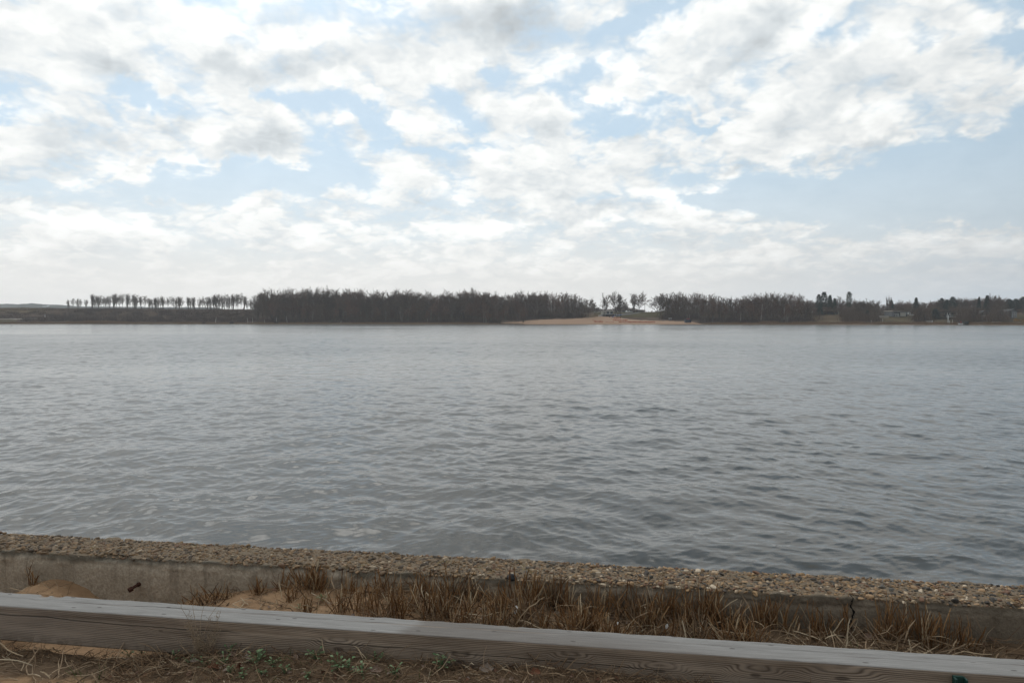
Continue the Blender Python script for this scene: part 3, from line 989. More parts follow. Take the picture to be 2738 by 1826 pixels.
def twigs(P, D, L, wd, g):
    """thin tapered twigs as kinked three-sided spikes"""
    n = len(P)
    D = D / np.linalg.norm(D, axis=1)[:, None]
    a = np.cross(D, g.normal(size=(n, 3)))
    a /= np.linalg.norm(a, axis=1)[:, None]
    c = np.cross(D, a)
    mid = P + D * L[:, None] * .5 + a * L[:, None] * g.uniform(-.12, .12, (n, 1))
    end = P + D * L[:, None] + c * L[:, None] * g.uniform(-.2, .2, (n, 1))
    wv = wd[:, None]
    v = np.stack([P + a * wv, P - a * wv * .5 + c * wv * .8, P - a * wv * .5 - c * wv * .8, mid + a * wv * .7, mid - a * wv * .35 + c * wv * .55, mid - a * wv * .35 - c * wv * .55, end], 1)
    k = np.arange(n)[:, None, None] * 7
    q = np.array([(0, 1, 4, 3), (1, 2, 5, 4), (2, 0, 3, 5)])[None] + k
    tr = np.array([(3, 4, 6), (4, 5, 6), (5, 3, 6)])[None] + k
    return v.reshape(-1, 3), q.reshape(-1, 4), tr.reshape(-1, 3)


def bare_tree(seed, H=15.0, fork=0.3, spread=0.55, nl=9, nb=6, nt=8, up=0.5, tw=0.030, crown_w=1.0, stems=1, lead=.82):
    g = np.random.default_rng(seed)
    tr, cr = MB(), MB()
    P, D, L = [], [], []
    for st in range(stems):
        off = np.array((0, 0, 0.)) if stems == 1 else np.append(g.normal(size=2) * 0.35, 0)
        d0 = np.array((g.normal() * .03, g.normal() * .03, 1.0)) if stems == 1 else np.append(g.normal(size=2) * spread * .5, 1.0)
        d0 /= np.linalg.norm(d0)
        pts, dirs = limb(tr, off, d0, H * lead / (1 if stems == 1 else 1.15), H * 0.0085 + .05, H * 0.0025, 6, 8, 0.10, 0.15, g)
        for c_ in range(40):
            P.append(pts[8] * .5 + pts[7] * .5)
            D.append(g.normal(size=3) * .8 + np.array((0, 0, .35)))
            L.append(H * g.uniform(.05, .13))
        for a in range(nl):
            f = fork + (1 - fork) * (a + g.uniform(0, 1)) / nl
            q = f * 8
            k = min(int(q), 7)
            p = pts[k] * (1 - (q - k)) + pts[k + 1] * (q - k)
            az = a * 2.4 + g.uniform(-.5, .5)
            tilt = spread * g.uniform(.75, 1.25) * (1.15 - .5 * f)
            d = np.array((cos(az) * tilt, sin(az) * tilt, 0.75 + .3 * up))
            d /= np.linalg.norm(d)
            LL = H * (0.44 - (0.26 if lead > .75 else 0.10) * (f - fork) / (1 - fork)) * g.uniform(.8, 1.15) * crown_w
            p2, d2 = limb(tr, p, d, LL, H * (.0085 - .005 * f) + .02, .02, 4, 5, 0.28, up, g)
            for b_ in range(nb):
                q2 = (0.18 + 0.8 * (b_ + g.uniform(0, 1)) / nb) * 5
                k2 = min(int(q2), 4)
                pb = p2[k2] * (1 - (q2 - k2)) + p2[k2 + 1] * (q2 - k2)
                db = d2[k2] * 0.8 + g.normal(size=3) * 0.6 + np.array((0, 0, up * .45))
                db /= np.linalg.norm(db)
                p3, d3 = limb(cr, pb, db, LL * g.uniform(.28, .5), .026, .012, 3, 3, 0.3, up * .5, g)
                if b_ == nb - 1:
                    for c_ in range(16):
                        P.append(p2[5] * .6 + p2[4] * .4)
                        D.append(d2[5] * .5 + g.normal(size=3) * .75 + np.array((0, 0, .15)))
                        L.append(LL * g.uniform(.10, .24))
                for c_ in range(nt):
                    q3 = g.uniform(0.25, 3)
                    k3 = min(int(q3), 2)
                    P.append(p3[k3] * (1 - (q3 - k3)) + p3[k3 + 1] * (q3 - k3))
                    D.append(d3[k3] + g.normal(size=3) * 0.65 + np.array((0, 0, .25 + up * .4)))
                    L.append(LL * g.uniform(.14, .30))
    v, q, f3 = twigs(np.array(P), np.array(D), np.array(L), np.full(len(P), tw), g)
    cr.add(v, q, f3)
    top = max(tr_[:, 2].max() for tr_ in cr.v)
    return tr, cr, top


def bark(name, c, var=.3):
    return plain(name, c, 0.95, 0.25, 1.2, 0.05, objvar=var)


BARK = bark('grey_bark', (0.082, 0.066, 0.055))
TWIG = bark('grey_twigs', (0.100, 0.068, 0.048))
TWIG_R = bark('reddish_twigs', (0.130, 0.074, 0.050))
TWIG_P = bark('pale_twigs', (0.18, 0.150, 0.122))
PALE = bark('pale_bark', (0.16, 0.145, 0.125))
BIRCH = bark('birch_bark', (0.50, 0.48, 0.44), .15)
PROTO = {}


def proto(kind, items):
    PROTO[kind] = [(a.mesh(kind + '_trunk', True), b_.mesh(kind + '_crown'), h, a, b_) for a, b_, h in items]


proto('wood', [bare_tree(200 + k, 16, .30, .66, 14, 6, 13, .42, .029, .86, 1, .64) for k in range(6)])
proto('round', [bare_tree(300 + k, 15, .24, 1.0, 17, 8, 15, .32, .030, .92, 1, .58) for k in range(4)])
proto('pole', [bare_tree(400 + k, 9, .12, .30, 6, 5, 8, 1.0, .017, .9, 4, .72) for k in range(5)])
proto('bush', [bare_tree(500 + k, 5, .10, .85, 4, 5, 8, .6, .030, 1.0, 5) for k in range(3)])


def conifer(seed, H, kind):
    """spruce: dense cone; pine: rounded, open whorls of upturned boughs"""
    g = np.random.default_rng(seed)
    tr, cr = MB(), MB()
    tr.tube([(0, 0, 0), (0.05, 0, H * .5), (0, .05, H * .98)], [H * .017, H * .010, .03], 7, False)
    P, D, L, Wd = [], [], [], []
    nw = 26 if kind == 'spruce' else 15
    for k in range(nw):
        f = (k + .3) / nw
        z = H * (0.10 + 0.88 * f) if kind == 'spruce' else H * (0.30 + 0.68 * f)
        R0 = H * 0.20 * (1 - f) ** 0.75 + .25 if kind == 'spruce' else H * 0.21 * (math.sin(pi * min(1, .28 + .72 * f)) ** .7 + .12) * g.uniform(.8, 1.1)
        for a in range(9 if kind == 'spruce' else 7):
            az = a * 2 * pi / 8 + k * 1.1 + g.uniform(-.3, .3)
            RR = R0 * g.uniform(.65, 1.12)
            e = np.array((cos(az) * RR, sin(az) * RR, (-.30 if kind == 'spruce' else .28) * RR))
            p0 = np.array((0, 0, z))
            cr.tube([p0, p0 + e * .55, p0 + e], [.05, .03, .012], 3, False)
            for _ in range(16 if kind == 'spruce' else 22):
                q = g.uniform(.2, 1) if kind == 'spruce' else g.uniform(.35, 1.0)
                P.append(p0 + e * q + g.normal(size=3) * (.14 if kind == 'spruce' else .22))
                D.append(e / RR * .8 + g.normal(size=3) * .7 + np.array((0, 0, -.2 if kind == 'spruce' else .5)))
                L.append(g.uniform(.35, .8))
    n = len(P)
    v, q, f3 = twigs(np.array(P), np.array(D), np.array(L), np.full(n, .085), g)
    cr.add(v, q, f3)
    return tr, cr, H


NEEDLE = bark('pine_needles', (0.020, 0.036, 0.024), .25)
NEEDLE2 = bark('pale_pine_needles', (0.040, 0.058, 0.036), .2)
proto('spruce', [conifer(600 + k, 14, 'spruce') for k in range(2)])
proto('pine', [conifer(620 + k, 15, 'pine') for k in range(3)])
WOODROWS = []
_n = [0]


def put_tree(px, top, Z, kind, name, label, cat, group=None, tm=BARK, cm=TWIG, wx=1.0, base=None, k=None):
    """a tree whose foot stands on the far bank at distance Z and whose tip reaches photo row top"""
    _n[0] += 1
    P = PROTO[kind]
    tmh, cmh, h = P[(_n[0] * 7 + _n[0] // 3) % len(P) if k is None else k][:3]
    z0 = float(terrain_z(px, off_of(px, Z))) - 0.15 if base is None else base
    sc = max((far_z(top, Z) - z0) / h, 0.1)
    e = empty(name, (far_x(px, Z), Z, z0), label, cat, group, random.uniform(0, 2 * pi))
    wxy = sc * wx * random.uniform(.92, 1.08)
    e.scale = (wxy, wxy, sc)
    for nm, data, m_ in (('trunk', tmh, tm), ('crown', cmh, cm)):
        o = bpy.data.objects.new(nm, data)
        if not data.materials:
            data.materials.append(m_)
        COL.objects.link(o)
        o.parent = e
        if data.materials[0] is not m_:
            o.material_slots[0].link = 'OBJECT'
            o.material_slots[0].material = m_
    return e


SKY_L = [(185, 804), (197, 800), (209, 797), (217, 799), (232, 803), (246, 791), (253, 789), (262, 793), (271, 794), (279, 797), (286, 790), (294, 787), (304, 784), (312, 785), (321, 792), (328, 788), (341, 789), (349, 795), (358, 791), (366, 796), (377, 792), (390, 794),
         (399, 801), (408, 800), (416, 798), (423, 797), (431, 795), (438, 793), (450, 794), (465, 793), (473, 797), (480, 795), (488, 797), (504, 795), (512, 798), (520, 797), (533, 800), (544, 799), (554, 792), (563, 794), (571, 791), (579, 790), (587, 788), (596, 789), (605, 788),
         (613, 790), (622, 791), (632, 786), (638, 785), (646, 787), (654, 797), (660, 803), (670, 801)]
for (p, tp) in SKY_L:
    put_tree(p + random.uniform(-1.5, 1.5), tp - 5 + random.uniform(-3, 4), 392 + 66 + random.uniform(0, 7), random.choice(('pole', 'pole', 'wood')), 'bare_tree', 'slender bare tree in the thin row along the top of the dark embankment', 'tree', 'bare trees along the embankment top', PALE if random.random() < .6 else BARK, TWIG_P if random.random() < .7 else TWIG, random.uniform(.8, 1.6))

SKY_C = [(680, 796), (686, 779), (701, 769), (743, 767), (779, 767), (809, 765), (838, 761), (859, 759), (883, 765), (901, 770), (919, 767), (958, 767), (987, 771), (1017, 770), (1077, 769), (1118, 770), (1133, 776), (1154, 772), (1175, 776), (1196, 771), (1214, 775), (1226, 771), (1261, 766), (1276, 771),
         (1306, 767), (1324, 776), (1339, 776), (1357, 774), (1375, 776), (1395, 771), (1413, 773), (1426, 776), (1446, 772), (1462, 776), (1477, 779), (1495, 778), (1512, 777), (1531, 780), (1543, 787), (1556, 786)]
SKY_R = [(1752, 794), (1757, 787), (1771, 779), (1785, 775), (1804, 774), (1820, 776), (1832, 779), (1844, 783), (1855, 780), (1874, 776), (1888, 781), (1909, 782), (1926, 787), (1961, 790), (1984, 788), (1993, 781), (2007, 781), (2019, 780), (2043, 776), (2068, 775), (2085, 779), (2110, 777), (2124, 783), (2136, 781), (2145, 785), (2155, 795), (2171, 796)]


def sky_of(lst, p):
    return float(np.interp(p, [a for a, _ in lst], [b_ for _, b_ in lst]))


LW = 'tall bare tree standing in the long dark wood behind the reedy shore'
p = 682.0
while p < 1562:
    off = random.uniform(26, 50)
    put_tree(p, sky_of(SKY_C, p) + (abs(random.gauss(0, 4.5)) if random.random() < .75 else random.uniform(5, 16)) - 2, float(shore(p)) + off, 'wood' if random.random() < .55 else 'round', 'bare_tree', LW, 'tree', 'bare trees of the long wood', PALE if random.random() < .22 else BARK, TWIG if random.random() < .7 else TWIG_R, random.uniform(.72, 1.0))
    p += random.uniform(6.5, 11.5)
LF = 'low reddish bare tree at the front edge of the long dark wood'
p = 690.0
while p < 1400:
    off = random.uniform(9, 20)
    put_tree(p, random.uniform(797, 826), float(shore(p)) + off, random.choice(('wood', 'pole', 'wood')), 'bare_tree', LF, 'tree', 'low trees fronting the long wood', PALE if random.random() < .16 else BARK, TWIG_R if random.random() < .6 else TWIG, random.uniform(1.0, 1.3))
    p += random.uniform(10, 21)
LR = 'tall bare tree in the wood on the bank beyond the navy container'
p = 1772.0
while p < 2172:
    put_tree(p, sky_of(SKY_R, p) + abs(random.gauss(0, 2.5)), float(shore(p)) + random.uniform(30, 55), random.choice(('wood', 'wood', 'round')), 'bare_tree', LR, 'tree', 'bare trees of the container wood', PALE if random.random() < .22 else BARK, TWIG if random.random() < .7 else TWIG_R, random.uniform(.72, 1.0))
    p += random.uniform(7, 12)
LE = 'bare tree in the brown wooded ridge behind the far houses'
p = 2176.0
while p < 2740:
    put_tree(p, sky_of([(2160, 799), (2290, 800), (2338, 804), (2363, 809), (2400, 804), (2440, 805), (2463, 803), (2514, 797), (2597, 791), (2631, 793), (2674, 793), (2760, 796)], p) + abs(random.gauss(0, 2)), 396 + random.uniform(0, 12), random.choice(('round', 'wood')), 'bare_tree', LE, 'tree', 'bare trees behind the far houses', BARK, TWIG_R if random.random() < .5 else TWIG, random.uniform(.9, 1.3))
    p += random.uniform(14, 22)
LQ = 'low brown bare tree between the water and the wood by the navy container'
p = 1880.0
while p < 2170:
    put_tree(p, random.uniform(795, 828), float(shore(p)) + random.uniform(7, 22), random.choice(('wood', 'pole', 'wood')), 'bare_tree', LQ, 'tree', 'low trees fronting the container wood', PALE if random.random() < .3 else BARK, TWIG_R if random.random() < .6 else TWIG, random.uniform(1.0, 1.3))
    p += random.uniform(11, 20)
# trees that stand alone or can be told apart
for (px, tp, Z, kd, lab, wx, kk) in (
        (1619, 781, 428, 'round', 'round bare tree standing directly behind the white pavilion', .95, 0),
        (1645, 776, 432, 'round', 'taller of two close bare trees just past the white pavilion', .78, 1),
        (1655, 781, 430, 'pole', 'narrower bare tree leaning against its taller neighbour past the pavilion', 1.5, 2),
        (1709, 778, 440, 'round', 'broad lone bare tree beside the brown shelter hut', 1.18, 2),
        (1694, 783, 446, 'pole', 'thin bare tree close beside the broad lone tree by the hut', .9, 1),
        (1573, 795, 408, 'round', 'bare tree with a short thick trunk at the beach end of the long wood', 1.05, 3),
        (1591, 806, 430, 'round', 'small bare tree between the long wood and the pavilion', 1.0, 1),
        (1672, 806, 520, 'round', 'small distant bare tree in the gap behind the drive', 1.2, 0),
        (1757, 785, 408, 'round', 'first bare tree of the wood beside the shelter gap, its crown open', 1.0, 3),
        (1766, 782, 412, 'wood', 'dark slender bare tree second from the gap in the container wood', 1.1, 2),
        (1337, 834, 383, 'bush', 'small tawny bare tree on the spit of the beach', 1.0, 1),
        (1311, 836, 384, 'bush', 'yellowish shrub beside the tawny tree on the beach spit', .9, 0),
        (1296, 800, 392, 'wood', 'dark bare tree rooted at the end of the long wood above the beach spit', 1.25, 3),
        (1262, 806, 391, 'round', 'reddish bare tree leaning over the shore next to the beach spit', 1.1, 2),
        (2244, 790, 392, 'round', 'pale bare tree between the layered pines and the single rounded pine', .95, 1),
        (2289, 797, 375, 'round', 'bare tree just past the single rounded pine', 1.0, 2),
        (2310, 800, 372, 'round', 'bare tree leaning among the brown thicket between the dark house and the bungalow', 1.0, 3),
        (2323, 797, 376, 'round', 'broad bare tree in front of the flat roofed houses', 1.1, 0),
        (2340, 802, 366, 'wood', 'bare tree with pale stems above the grassy slope', 1.2, 1),
        (2372, 791, 380, 'pole', 'tall whip-thin bare tree behind the dark pointed spruce', .6, 0),
        (2378, 789, 384, 'pole', 'second whip-thin bare tree behind the dark pointed spruce', .6, 3),
        (2412, 801, 392, 'round', 'rusty bare tree behind the pale bungalow roof', 1.1, 1),
        (2424, 802, 394, 'round', 'rusty bare tree between the bungalow and the big dark spruce', 1.0, 2),
        (2460, 818, 340, 'pole', 'bare sapling clump in front of the big dark spruce', 1.5, 4),
        (2470, 822, 338, 'pole', 'thin bare sapling beside the big dark spruce', 1.4, 1),
        (2650, 783, 372, 'round', 'tall open bare tree poking above the wooded ridge', .9, 0),
        (2663, 788, 376, 'round', 'lower open bare tree on the wooded ridge', .9, 3),
        (2678, 791, 380, 'round', 'spreading bare tree behind the slanted roof house', .9, 2),
        (2602, 820, 332, 'round', 'bare tree between the boathouse and the white framed house', .9, 1),
        (2672, 826, 330, 'wood', 'bare tree with a dark trunk on the lawn before the slanted roof house', 1.2, 2),
        (2664, 828, 331, 'pole', 'thin bare tree standing beside the low jetty', 1.4, 3)):
    put_tree(px, tp - 2, Z, kd, 'bare_tree' if kd != 'bush' else 'shrub', lab, 'tree' if kd != 'bush' else 'shrub', None, BARK, TWIG_R if 'reddish' in lab or 'tawny' in lab or 'rusty' in lab else TWIG, wx * (1.02 if px < 1760 else .9), None, kk)
for (px, tp, Z, kd, lab, wx, kk, cm) in (
        (2202, 781, 392, 'pine', 'tall dark pine with layered upturned boughs above the second house', .85, 0, NEEDLE),
        (2188, 787, 394, 'pine', 'dark pine beside the layered pine, half hidden', .8, 1, NEEDLE),
        (2218, 788, 390, 'spruce', 'pointed dark spruce next to the layered pine', 1.1, 0, NEEDLE),
        (2230, 797, 388, 'spruce', 'small spruce behind the dark house roof', 1.0, 1, NEEDLE),
        (2192, 812, 384, 'spruce', 'broad dark evergreen against the tan house wall', 1.7, 1, NEEDLE),
        (2269, 780, 394, 'pine', 'single rounded pale green pine standing above the wood', .62, 2, NEEDLE2),
        (2382, 802, 386, 'spruce', 'dark pointed spruce behind the small white garage', 1.35, 0, NEEDLE),
        (2448, 795, 376, 'spruce', 'big broad dark spruce beside the pale bungalow', 1.0, 1, NEEDLE),
        (2318, 829, 358, 'spruce', 'small dark evergreen among the pale stems above the slope', 1.6, 0, NEEDLE),
        (2500, 825, 352, 'spruce', 'wide low dark evergreen next to the railed house', 2.4, 1, NEEDLE),
        (2516, 797, 398, 'pine', 'dark green pine on the ridge above the railed house', 1.1, 1, NEEDLE),
        (2546, 794, 400, 'pine', 'tallest dark pine on the ridge above the poles', 1.1, 0, NEEDLE),
        (2530, 800, 396, 'spruce', 'dark spruce between two pines on the ridge', 1.2, 0, NEEDLE),
        (2638, 789, 382, 'spruce', 'dark spruce in front of the tall open bare tree', 1.2, 1, NEEDLE),
        (2616, 793, 388, 'spruce', 'narrow spruce tip rising from the ridge', .8, 0, NEEDLE),
        (2696, 799, 384, 'pine', 'dark pine behind the ridge of the slanted roof', 1.3, 2, NEEDLE),
        (2714, 799, 382, 'pine', 'dark bushy pine past the slanted roof house', 1.3, 1, NEEDLE),
        (2734, 794, 380, 'pine', 'largest dark pine at the end of the ridge', 1.4, 0, NEEDLE),
        (2752, 796, 378, 'pine', 'last dark pine of the ridge', 1.4, 2, NEEDLE)):
    put_tree(px, tp, Z, kd, 'pine_tree' if kd == 'pine' else 'spruce_tree', lab, 'tree', None, BARK, cm, wx, None, kk)
for (px, tp, off, lab, lean) in (
        (576, 846, 9, 'white birch trunk leaning at the foot of the embankment', .18), (663, 850, 8, 'short white birch trunk near the first trees of the long wood', 0), (676, 849, 8, 'straight white birch trunk beside the short one', 0.05),
        (708, 854, 7, 'very small pale trunk in the shore grass', 0), (769, 845, 9, 'tallest white birch trunk leaning over the shore of the long wood', -.2), (740, 848, 8, 'thin pale trunk behind a dark stump', 0),
        (1143, 852, 8, 'pale trunk low on the shore midway along the long wood', .05), (911, 856, 7, 'pale forked trunk on the shore below the long wood', .25),
        (1980, 836, 16, 'pale slender trunk in the container wood', 0), (2034, 812, 18, 'tall pale trunk rising through the container wood', .02), (2096, 822, 18, 'pale trunk near the tan house', 0)):
    g = np.random.default_rng(int(px))
    q = on_shore(px, off)
    h = far_z(tp, q.y) - q.z
    a_, b_ = MB(), MB()
    pts, _d = limb(a_, (0, 0, -.2), (lean, 0, 1), h, .14, .05, 6, 5, .08, 0, g)
    P_ = np.array([pts[k] for k in g.integers(2, 6, 40)])
    v, qq, f3 = twigs(P_, np.array((lean, 0, .8)) + g.normal(size=(40, 3)) * .6, g.uniform(.5, 1.5, 40), np.full(40, .014), g)
    b_.add(v, qq, f3)
    e = empty('birch_tree', q, lab, 'tree', 'pale trunks along the far shore')
    a_.build('trunk', BIRCH, e, True)
    b_.build('crown', TWIG, e)


def scatter_wood(name, label, spots_, kinds, mt):
    mb_ = MB()
    for (px, tp, Z, wxx) in spots_:
        kd = random.choice(kinds)
        _a, _b, h, ta, ca = random.choice(PROTO[kd])
        z0 = float(terrain_z(px, off_of(px, Z))) - .2
        sc = max((far_z(tp, Z) - z0) / h, .1)
        M = rot_z(random.uniform(0, 6.28)) * np.array((sc * wxx, sc * wxx, sc))[:, None]
        for q in (ta, ca):
            base = mb_.n
            for vv in q.v:
                mb_.v.append(vv @ M.T + (far_x(px, Z), Z, z0))
                mb_.n += len(vv)
            for ff in q.f:
                mb_.f.append(ff + base)
    return tag(mb_.build(name, mt), label, 'wood', kind='stuff')


deep = []
p = 700.0
while p < 1560:
    for _ in range(2):
        deep.append((p + random.uniform(-5, 5), sky_of(SKY_C, p) + random.uniform(9, 34), float(shore(p)) + random.uniform(52, 100), random.uniform(.8, 1.1)))
    p += 9
p = 1778.0
while p < 2180:
    for _ in range(2):
        deep.append((p + random.uniform(-5, 5), sky_of(SKY_R, p) + random.uniform(9, 32), float(shore(p)) + random.uniform(55, 100), random.uniform(.8, 1.1)))
    p += 9
SKY_E = [(2160, 800), (2290, 802), (2338, 806), (2349, 810), (2363, 811), (2400, 806), (2440, 806), (2463, 805), (2478, 801), (2514, 798), (2546, 796), (2597, 793), (2631, 793), (2674, 795), (2695, 799), (2760, 797), (3000, 796)]
p = 2165.0
while p < 2900:
    for _ in range(2):
        deep.append((p + random.uniform(-5, 5), sky_of(SKY_E, p) + random.uniform(0, 9), 400 + random.uniform(0, 60), random.uniform(1.1, 1.5)))
    deep.append((p, random.uniform(815, 828), 378 + random.uniform(0, 12), random.uniform(1.3, 1.8)))
    p += 9
scatter_wood('woodland', 'deeper part of the dark leafless woods behind the far shore', deep, ('wood',), TWIG)
gap = []
p = 1560.0
while p < 1800:
    gap.append((p, np.interp(p, [1560, 1600, 1640, 1665, 1680, 1700, 1720, 1745, 1800], [815, 822, 820, 812, 818, 824, 830, 830, 826]) + random.uniform(-1, 5), random.uniform(560, 760), random.uniform(1.3, 2.0)))
    p += 3.2
scatter_wood('distant_woodland', 'low line of distant leafless woods in the gap behind the shelter hut', gap, ('wood', 'round'), TWIG)


# ------------------------------------------------------------------ shore brush and reeds
def clump_mass(spots_, n, lo, hi, wd, fan, g):
    """spots_: (px, off) centres; many upright stems at each"""
    P, D, L = [], [], []
    for (px, off, sc, rad) in spots_:
        c = np.array(on_shore(px, off))
        k = n
        P.append(c + np.stack([g.normal(size=k) * rad, g.normal(size=k) * rad * .6, np.full(k, -.1)], -1))
        D.append(np.stack([g.normal(size=k) * fan, g.normal(size=k) * fan, np.ones(k)], -1))
        L.append(g.uniform(lo, hi, k) * sc)
    P, D, L = np.concatenate(P), np.concatenate(D), np.concatenate(L)
    return twigs(P, D, L, np.full(len(P), wd), g)


g = np.random.default_rng(78)
spots_ = []
for a_, b_, lst in ((690, 1565, SKY_C), (1772, 2190, SKY_R)):
    for _ in range(int((b_ - a_) * 0.58)):
        px = g.uniform(a_, b_)
        off = g.uniform(24, 130)
        tall = (far_z(sky_of(lst, px) + 14, float(shore(px)) + off) - float(terrain_z(px, off)))
        spots_.append((px, off, g.uniform(.4, .82) * tall, 2.4))
for _ in range(620):
    px = g.uniform(2160, 2840)
    Zq = 396 + g.uniform(0, 60)
    spots_.append((px, Zq - float(shore(px)), max(far_z(sky_of(SKY_E, px) + 12, Zq) - 9, 3) * g.uniform(.5, .95), 2.2))
for _ in range(170):
    px = g.choice([g.uniform(2246, 2352), g.uniform(2246, 2352), g.uniform(2452, 2478), g.uniform(2562, 2625), g.uniform(2648, 2684)])
    spots_.append((px, g.uniform(10, 42), g.uniform(4, 8), 1.6))
v, q, f3 = clump_mass(spots_, 30, .45, 1.0, .075, .16, g)
tag(MB().add(v, q, f3).build('undergrowth', TWIG), 'dense leafless saplings filling the woods behind the front trees', 'undergrowth', kind='stuff')
g = np.random.default_rng(77)
spots_ = []
for _ in range(620):
    px = g.uniform(-80, 690)
    off = g.uniform(33, 63) if px > 95 or g.random() < .45 else g.uniform(36, 60)
    spots_.append((px, off, g.uniform(.6, 1.4) * np.interp(off, [48, 62], [1, .35]) * np.interp(px, [0, 160, 300], [.55, .9, 1.1]), 1.6))
for _ in range(240):
    spots_.append((g.uniform(60, 690), g.uniform(12, 32), g.uniform(.7, 1.5), 1.6))
for _ in range(230):
    spots_.append((g.uniform(690, 1330), g.uniform(6, 26), g.uniform(.6, 1.5), 1.7))
for _ in range(120):
    spots_.append((g.uniform(1400, 1560), g.uniform(27, 46), g.uniform(.7, 1.4), 1.6))
for _ in range(150):
    spots_.append((g.uniform(1775, 1870), g.uniform(20, 46), g.uniform(.6, 1.3), 1.6))
for _ in range(230):
    spots_.append((g.uniform(1870, 2180), g.uniform(6, 30), g.uniform(.6, 1.5), 1.6))
for _ in range(70):
    spots_.append((g.choice([g.uniform(2290, 2350), g.uniform(2455, 2480), g.uniform(2590, 2640), g.uniform(2650, 2700)]), g.uniform(7, 24), g.uniform(.5, 1.1), 1.3))
v, q, f3 = clump_mass(spots_, 34, .9, 2.6, .045, .42, g)
tag(MB().add(v, q, f3).build('brushwood', bark('brush_twigs', (0.082, 0.058, 0.047))), 'tangled dark brown brush covering the embankment and the wood edge', 'brush', kind='stuff')
spots_ = []
for _ in range(620):
    px = g.uniform(-60, 1300)
    spots_.append((px, g.uniform(0.2, 5), g.uniform(.35, .8), 1.6))
for _ in range(240):
    px = g.uniform(185, 345)
    spots_.append((px, g.uniform(1, 9), g.uniform(.8, 1.35) * (1 - .5 * abs(px - 265) / 80), 1.2))
for _ in range(260):
    spots_.append((g.uniform(1890, 2150), g.uniform(.3, 4), g.uniform(.3, .8), 1.4))
for _ in range(60):
    spots_.append((g.uniform(2035, 2075), g.uniform(1, 5), g.uniform(.7, 1.1), 1.0))
for _ in range(520):
    px = g.uniform(2120, 2800)
    spots_.append((px, g.uniform(.3, 9) if px < 2520 else g.uniform(.3, 4), g.uniform(.5, .95), 1.3))
v, q, f3 = clump_mass(spots_, 40, .7, 1.9, .035, .14, g)
tag(MB().add(v, q, f3).build('reeds', bark('dry_reeds', (0.27, 0.175, 0.105))), 'dry orange brown reeds fringing the far waterline', 'reeds', kind='stuff')
e = put_tree(2716, 850, 322, 'bush', 'willow_shrub', 'rounded orange twigged shrub below the slanted roof house', 'shrub', None, BARK, bark('orange_twigs', (0.30, 0.17, 0.05), .1), 1.7, None, 2)
e = put_tree(2730, 852, 322, 'bush', 'willow_shrub', 'smaller orange twigged shrub beside the rounded one', 'shrub', None, BARK, bark('orange_twigs', (0.28, 0.16, 0.05), .1), 1.6, None, 0)
for k_, (px, wd) in enumerate(((546, 1.9), (620, 1.5), (738, 1.3))):
    q = on_shore(px, 1.5)
    mb = MB()
    g = np.random.default_rng(800 + k_)
    v = lumpy(ICO2[0], 60 + k_, 1.0) * (wd, wd * .7, .75) + (0, 0, .35)
    mb.add(v, ICO2[1])
    n = 90
    v, qq, f3 = twigs(g.normal(size=(n, 3)) * (wd * .5, wd * .4, .25) + (0, 0, .5), g.normal(size=(n, 3)) + (0, 0, .6), g.uniform(.4, 1.1, n), np.full(n, .04), g)
    mb.add(v, qq, f3)
    o = mb.build('stump', plain('wet_wood', (0.022, 0.019, 0.018), .9, .3, 3))
    o.location = q
    tag(o, ('broad dark uprooted stump at the foot of the embankment', 'dark rounded stump at the waterline before the long wood', 'small dark stump below a thin pale trunk')[k_], 'stump')


# ------------------------------------------------------------------ buildings and things on the far bank
class Site:
    """a thing on the far bank; its parts are laid out by photo columns and rows at distance Z"""
    def __init__(s, name, px, py, Z, label, cat, group=None):
        s.Z = Z
        s.o = np.array((far_x(px, Z), Z, far_z(py, Z)))
        s.e = empty(name, s.o.tolist(), label, cat, group)

    def q(s, px, py):
        return far_x(px, s.Z) - s.o[0], far_z(py, s.Z) - s.o[2]

    def box(s, name, m, rects, parent=None):
        """rects: (px0, px1, py_top, py_bottom, front, depth) with front metres behind (+) or before (-) the face"""
        mb = MB()
        for (a, b, c, d, fr, dp) in rects:
            x0, z1 = s.q(a, c)
            x1, z0 = s.q(b, d)
            mb.box(((x0 + x1) / 2, fr + dp / 2, (z0 + z1) / 2), (x1 - x0, dp, z1 - z0))
        o = mb.build(name, m, parent if parent is not None else s.e)
        return o

    def prism(s, name, m, outline, fr, dp):
        return MB().prism([s.q(a, b) for a, b in outline][::-1], fr, fr + dp).build(name, m, s.e)

    def windows(s, m, rects, frame=None):
        for r in rects:
            o = s.box('window', m, [r[:4] + (-.06, .10)])
            if frame is not None:
                a, b, c, d = r[:4]
                w_ = .45
                s.box('frame', frame, [(a - w_, b + w_, c - w_, c, -.10, .12), (a - w_, b + w_, d, d + w_, -.10, .12), (a - w_, a, c, d, -.10, .12), (b, b + w_, c, d, -.10, .12)], o)


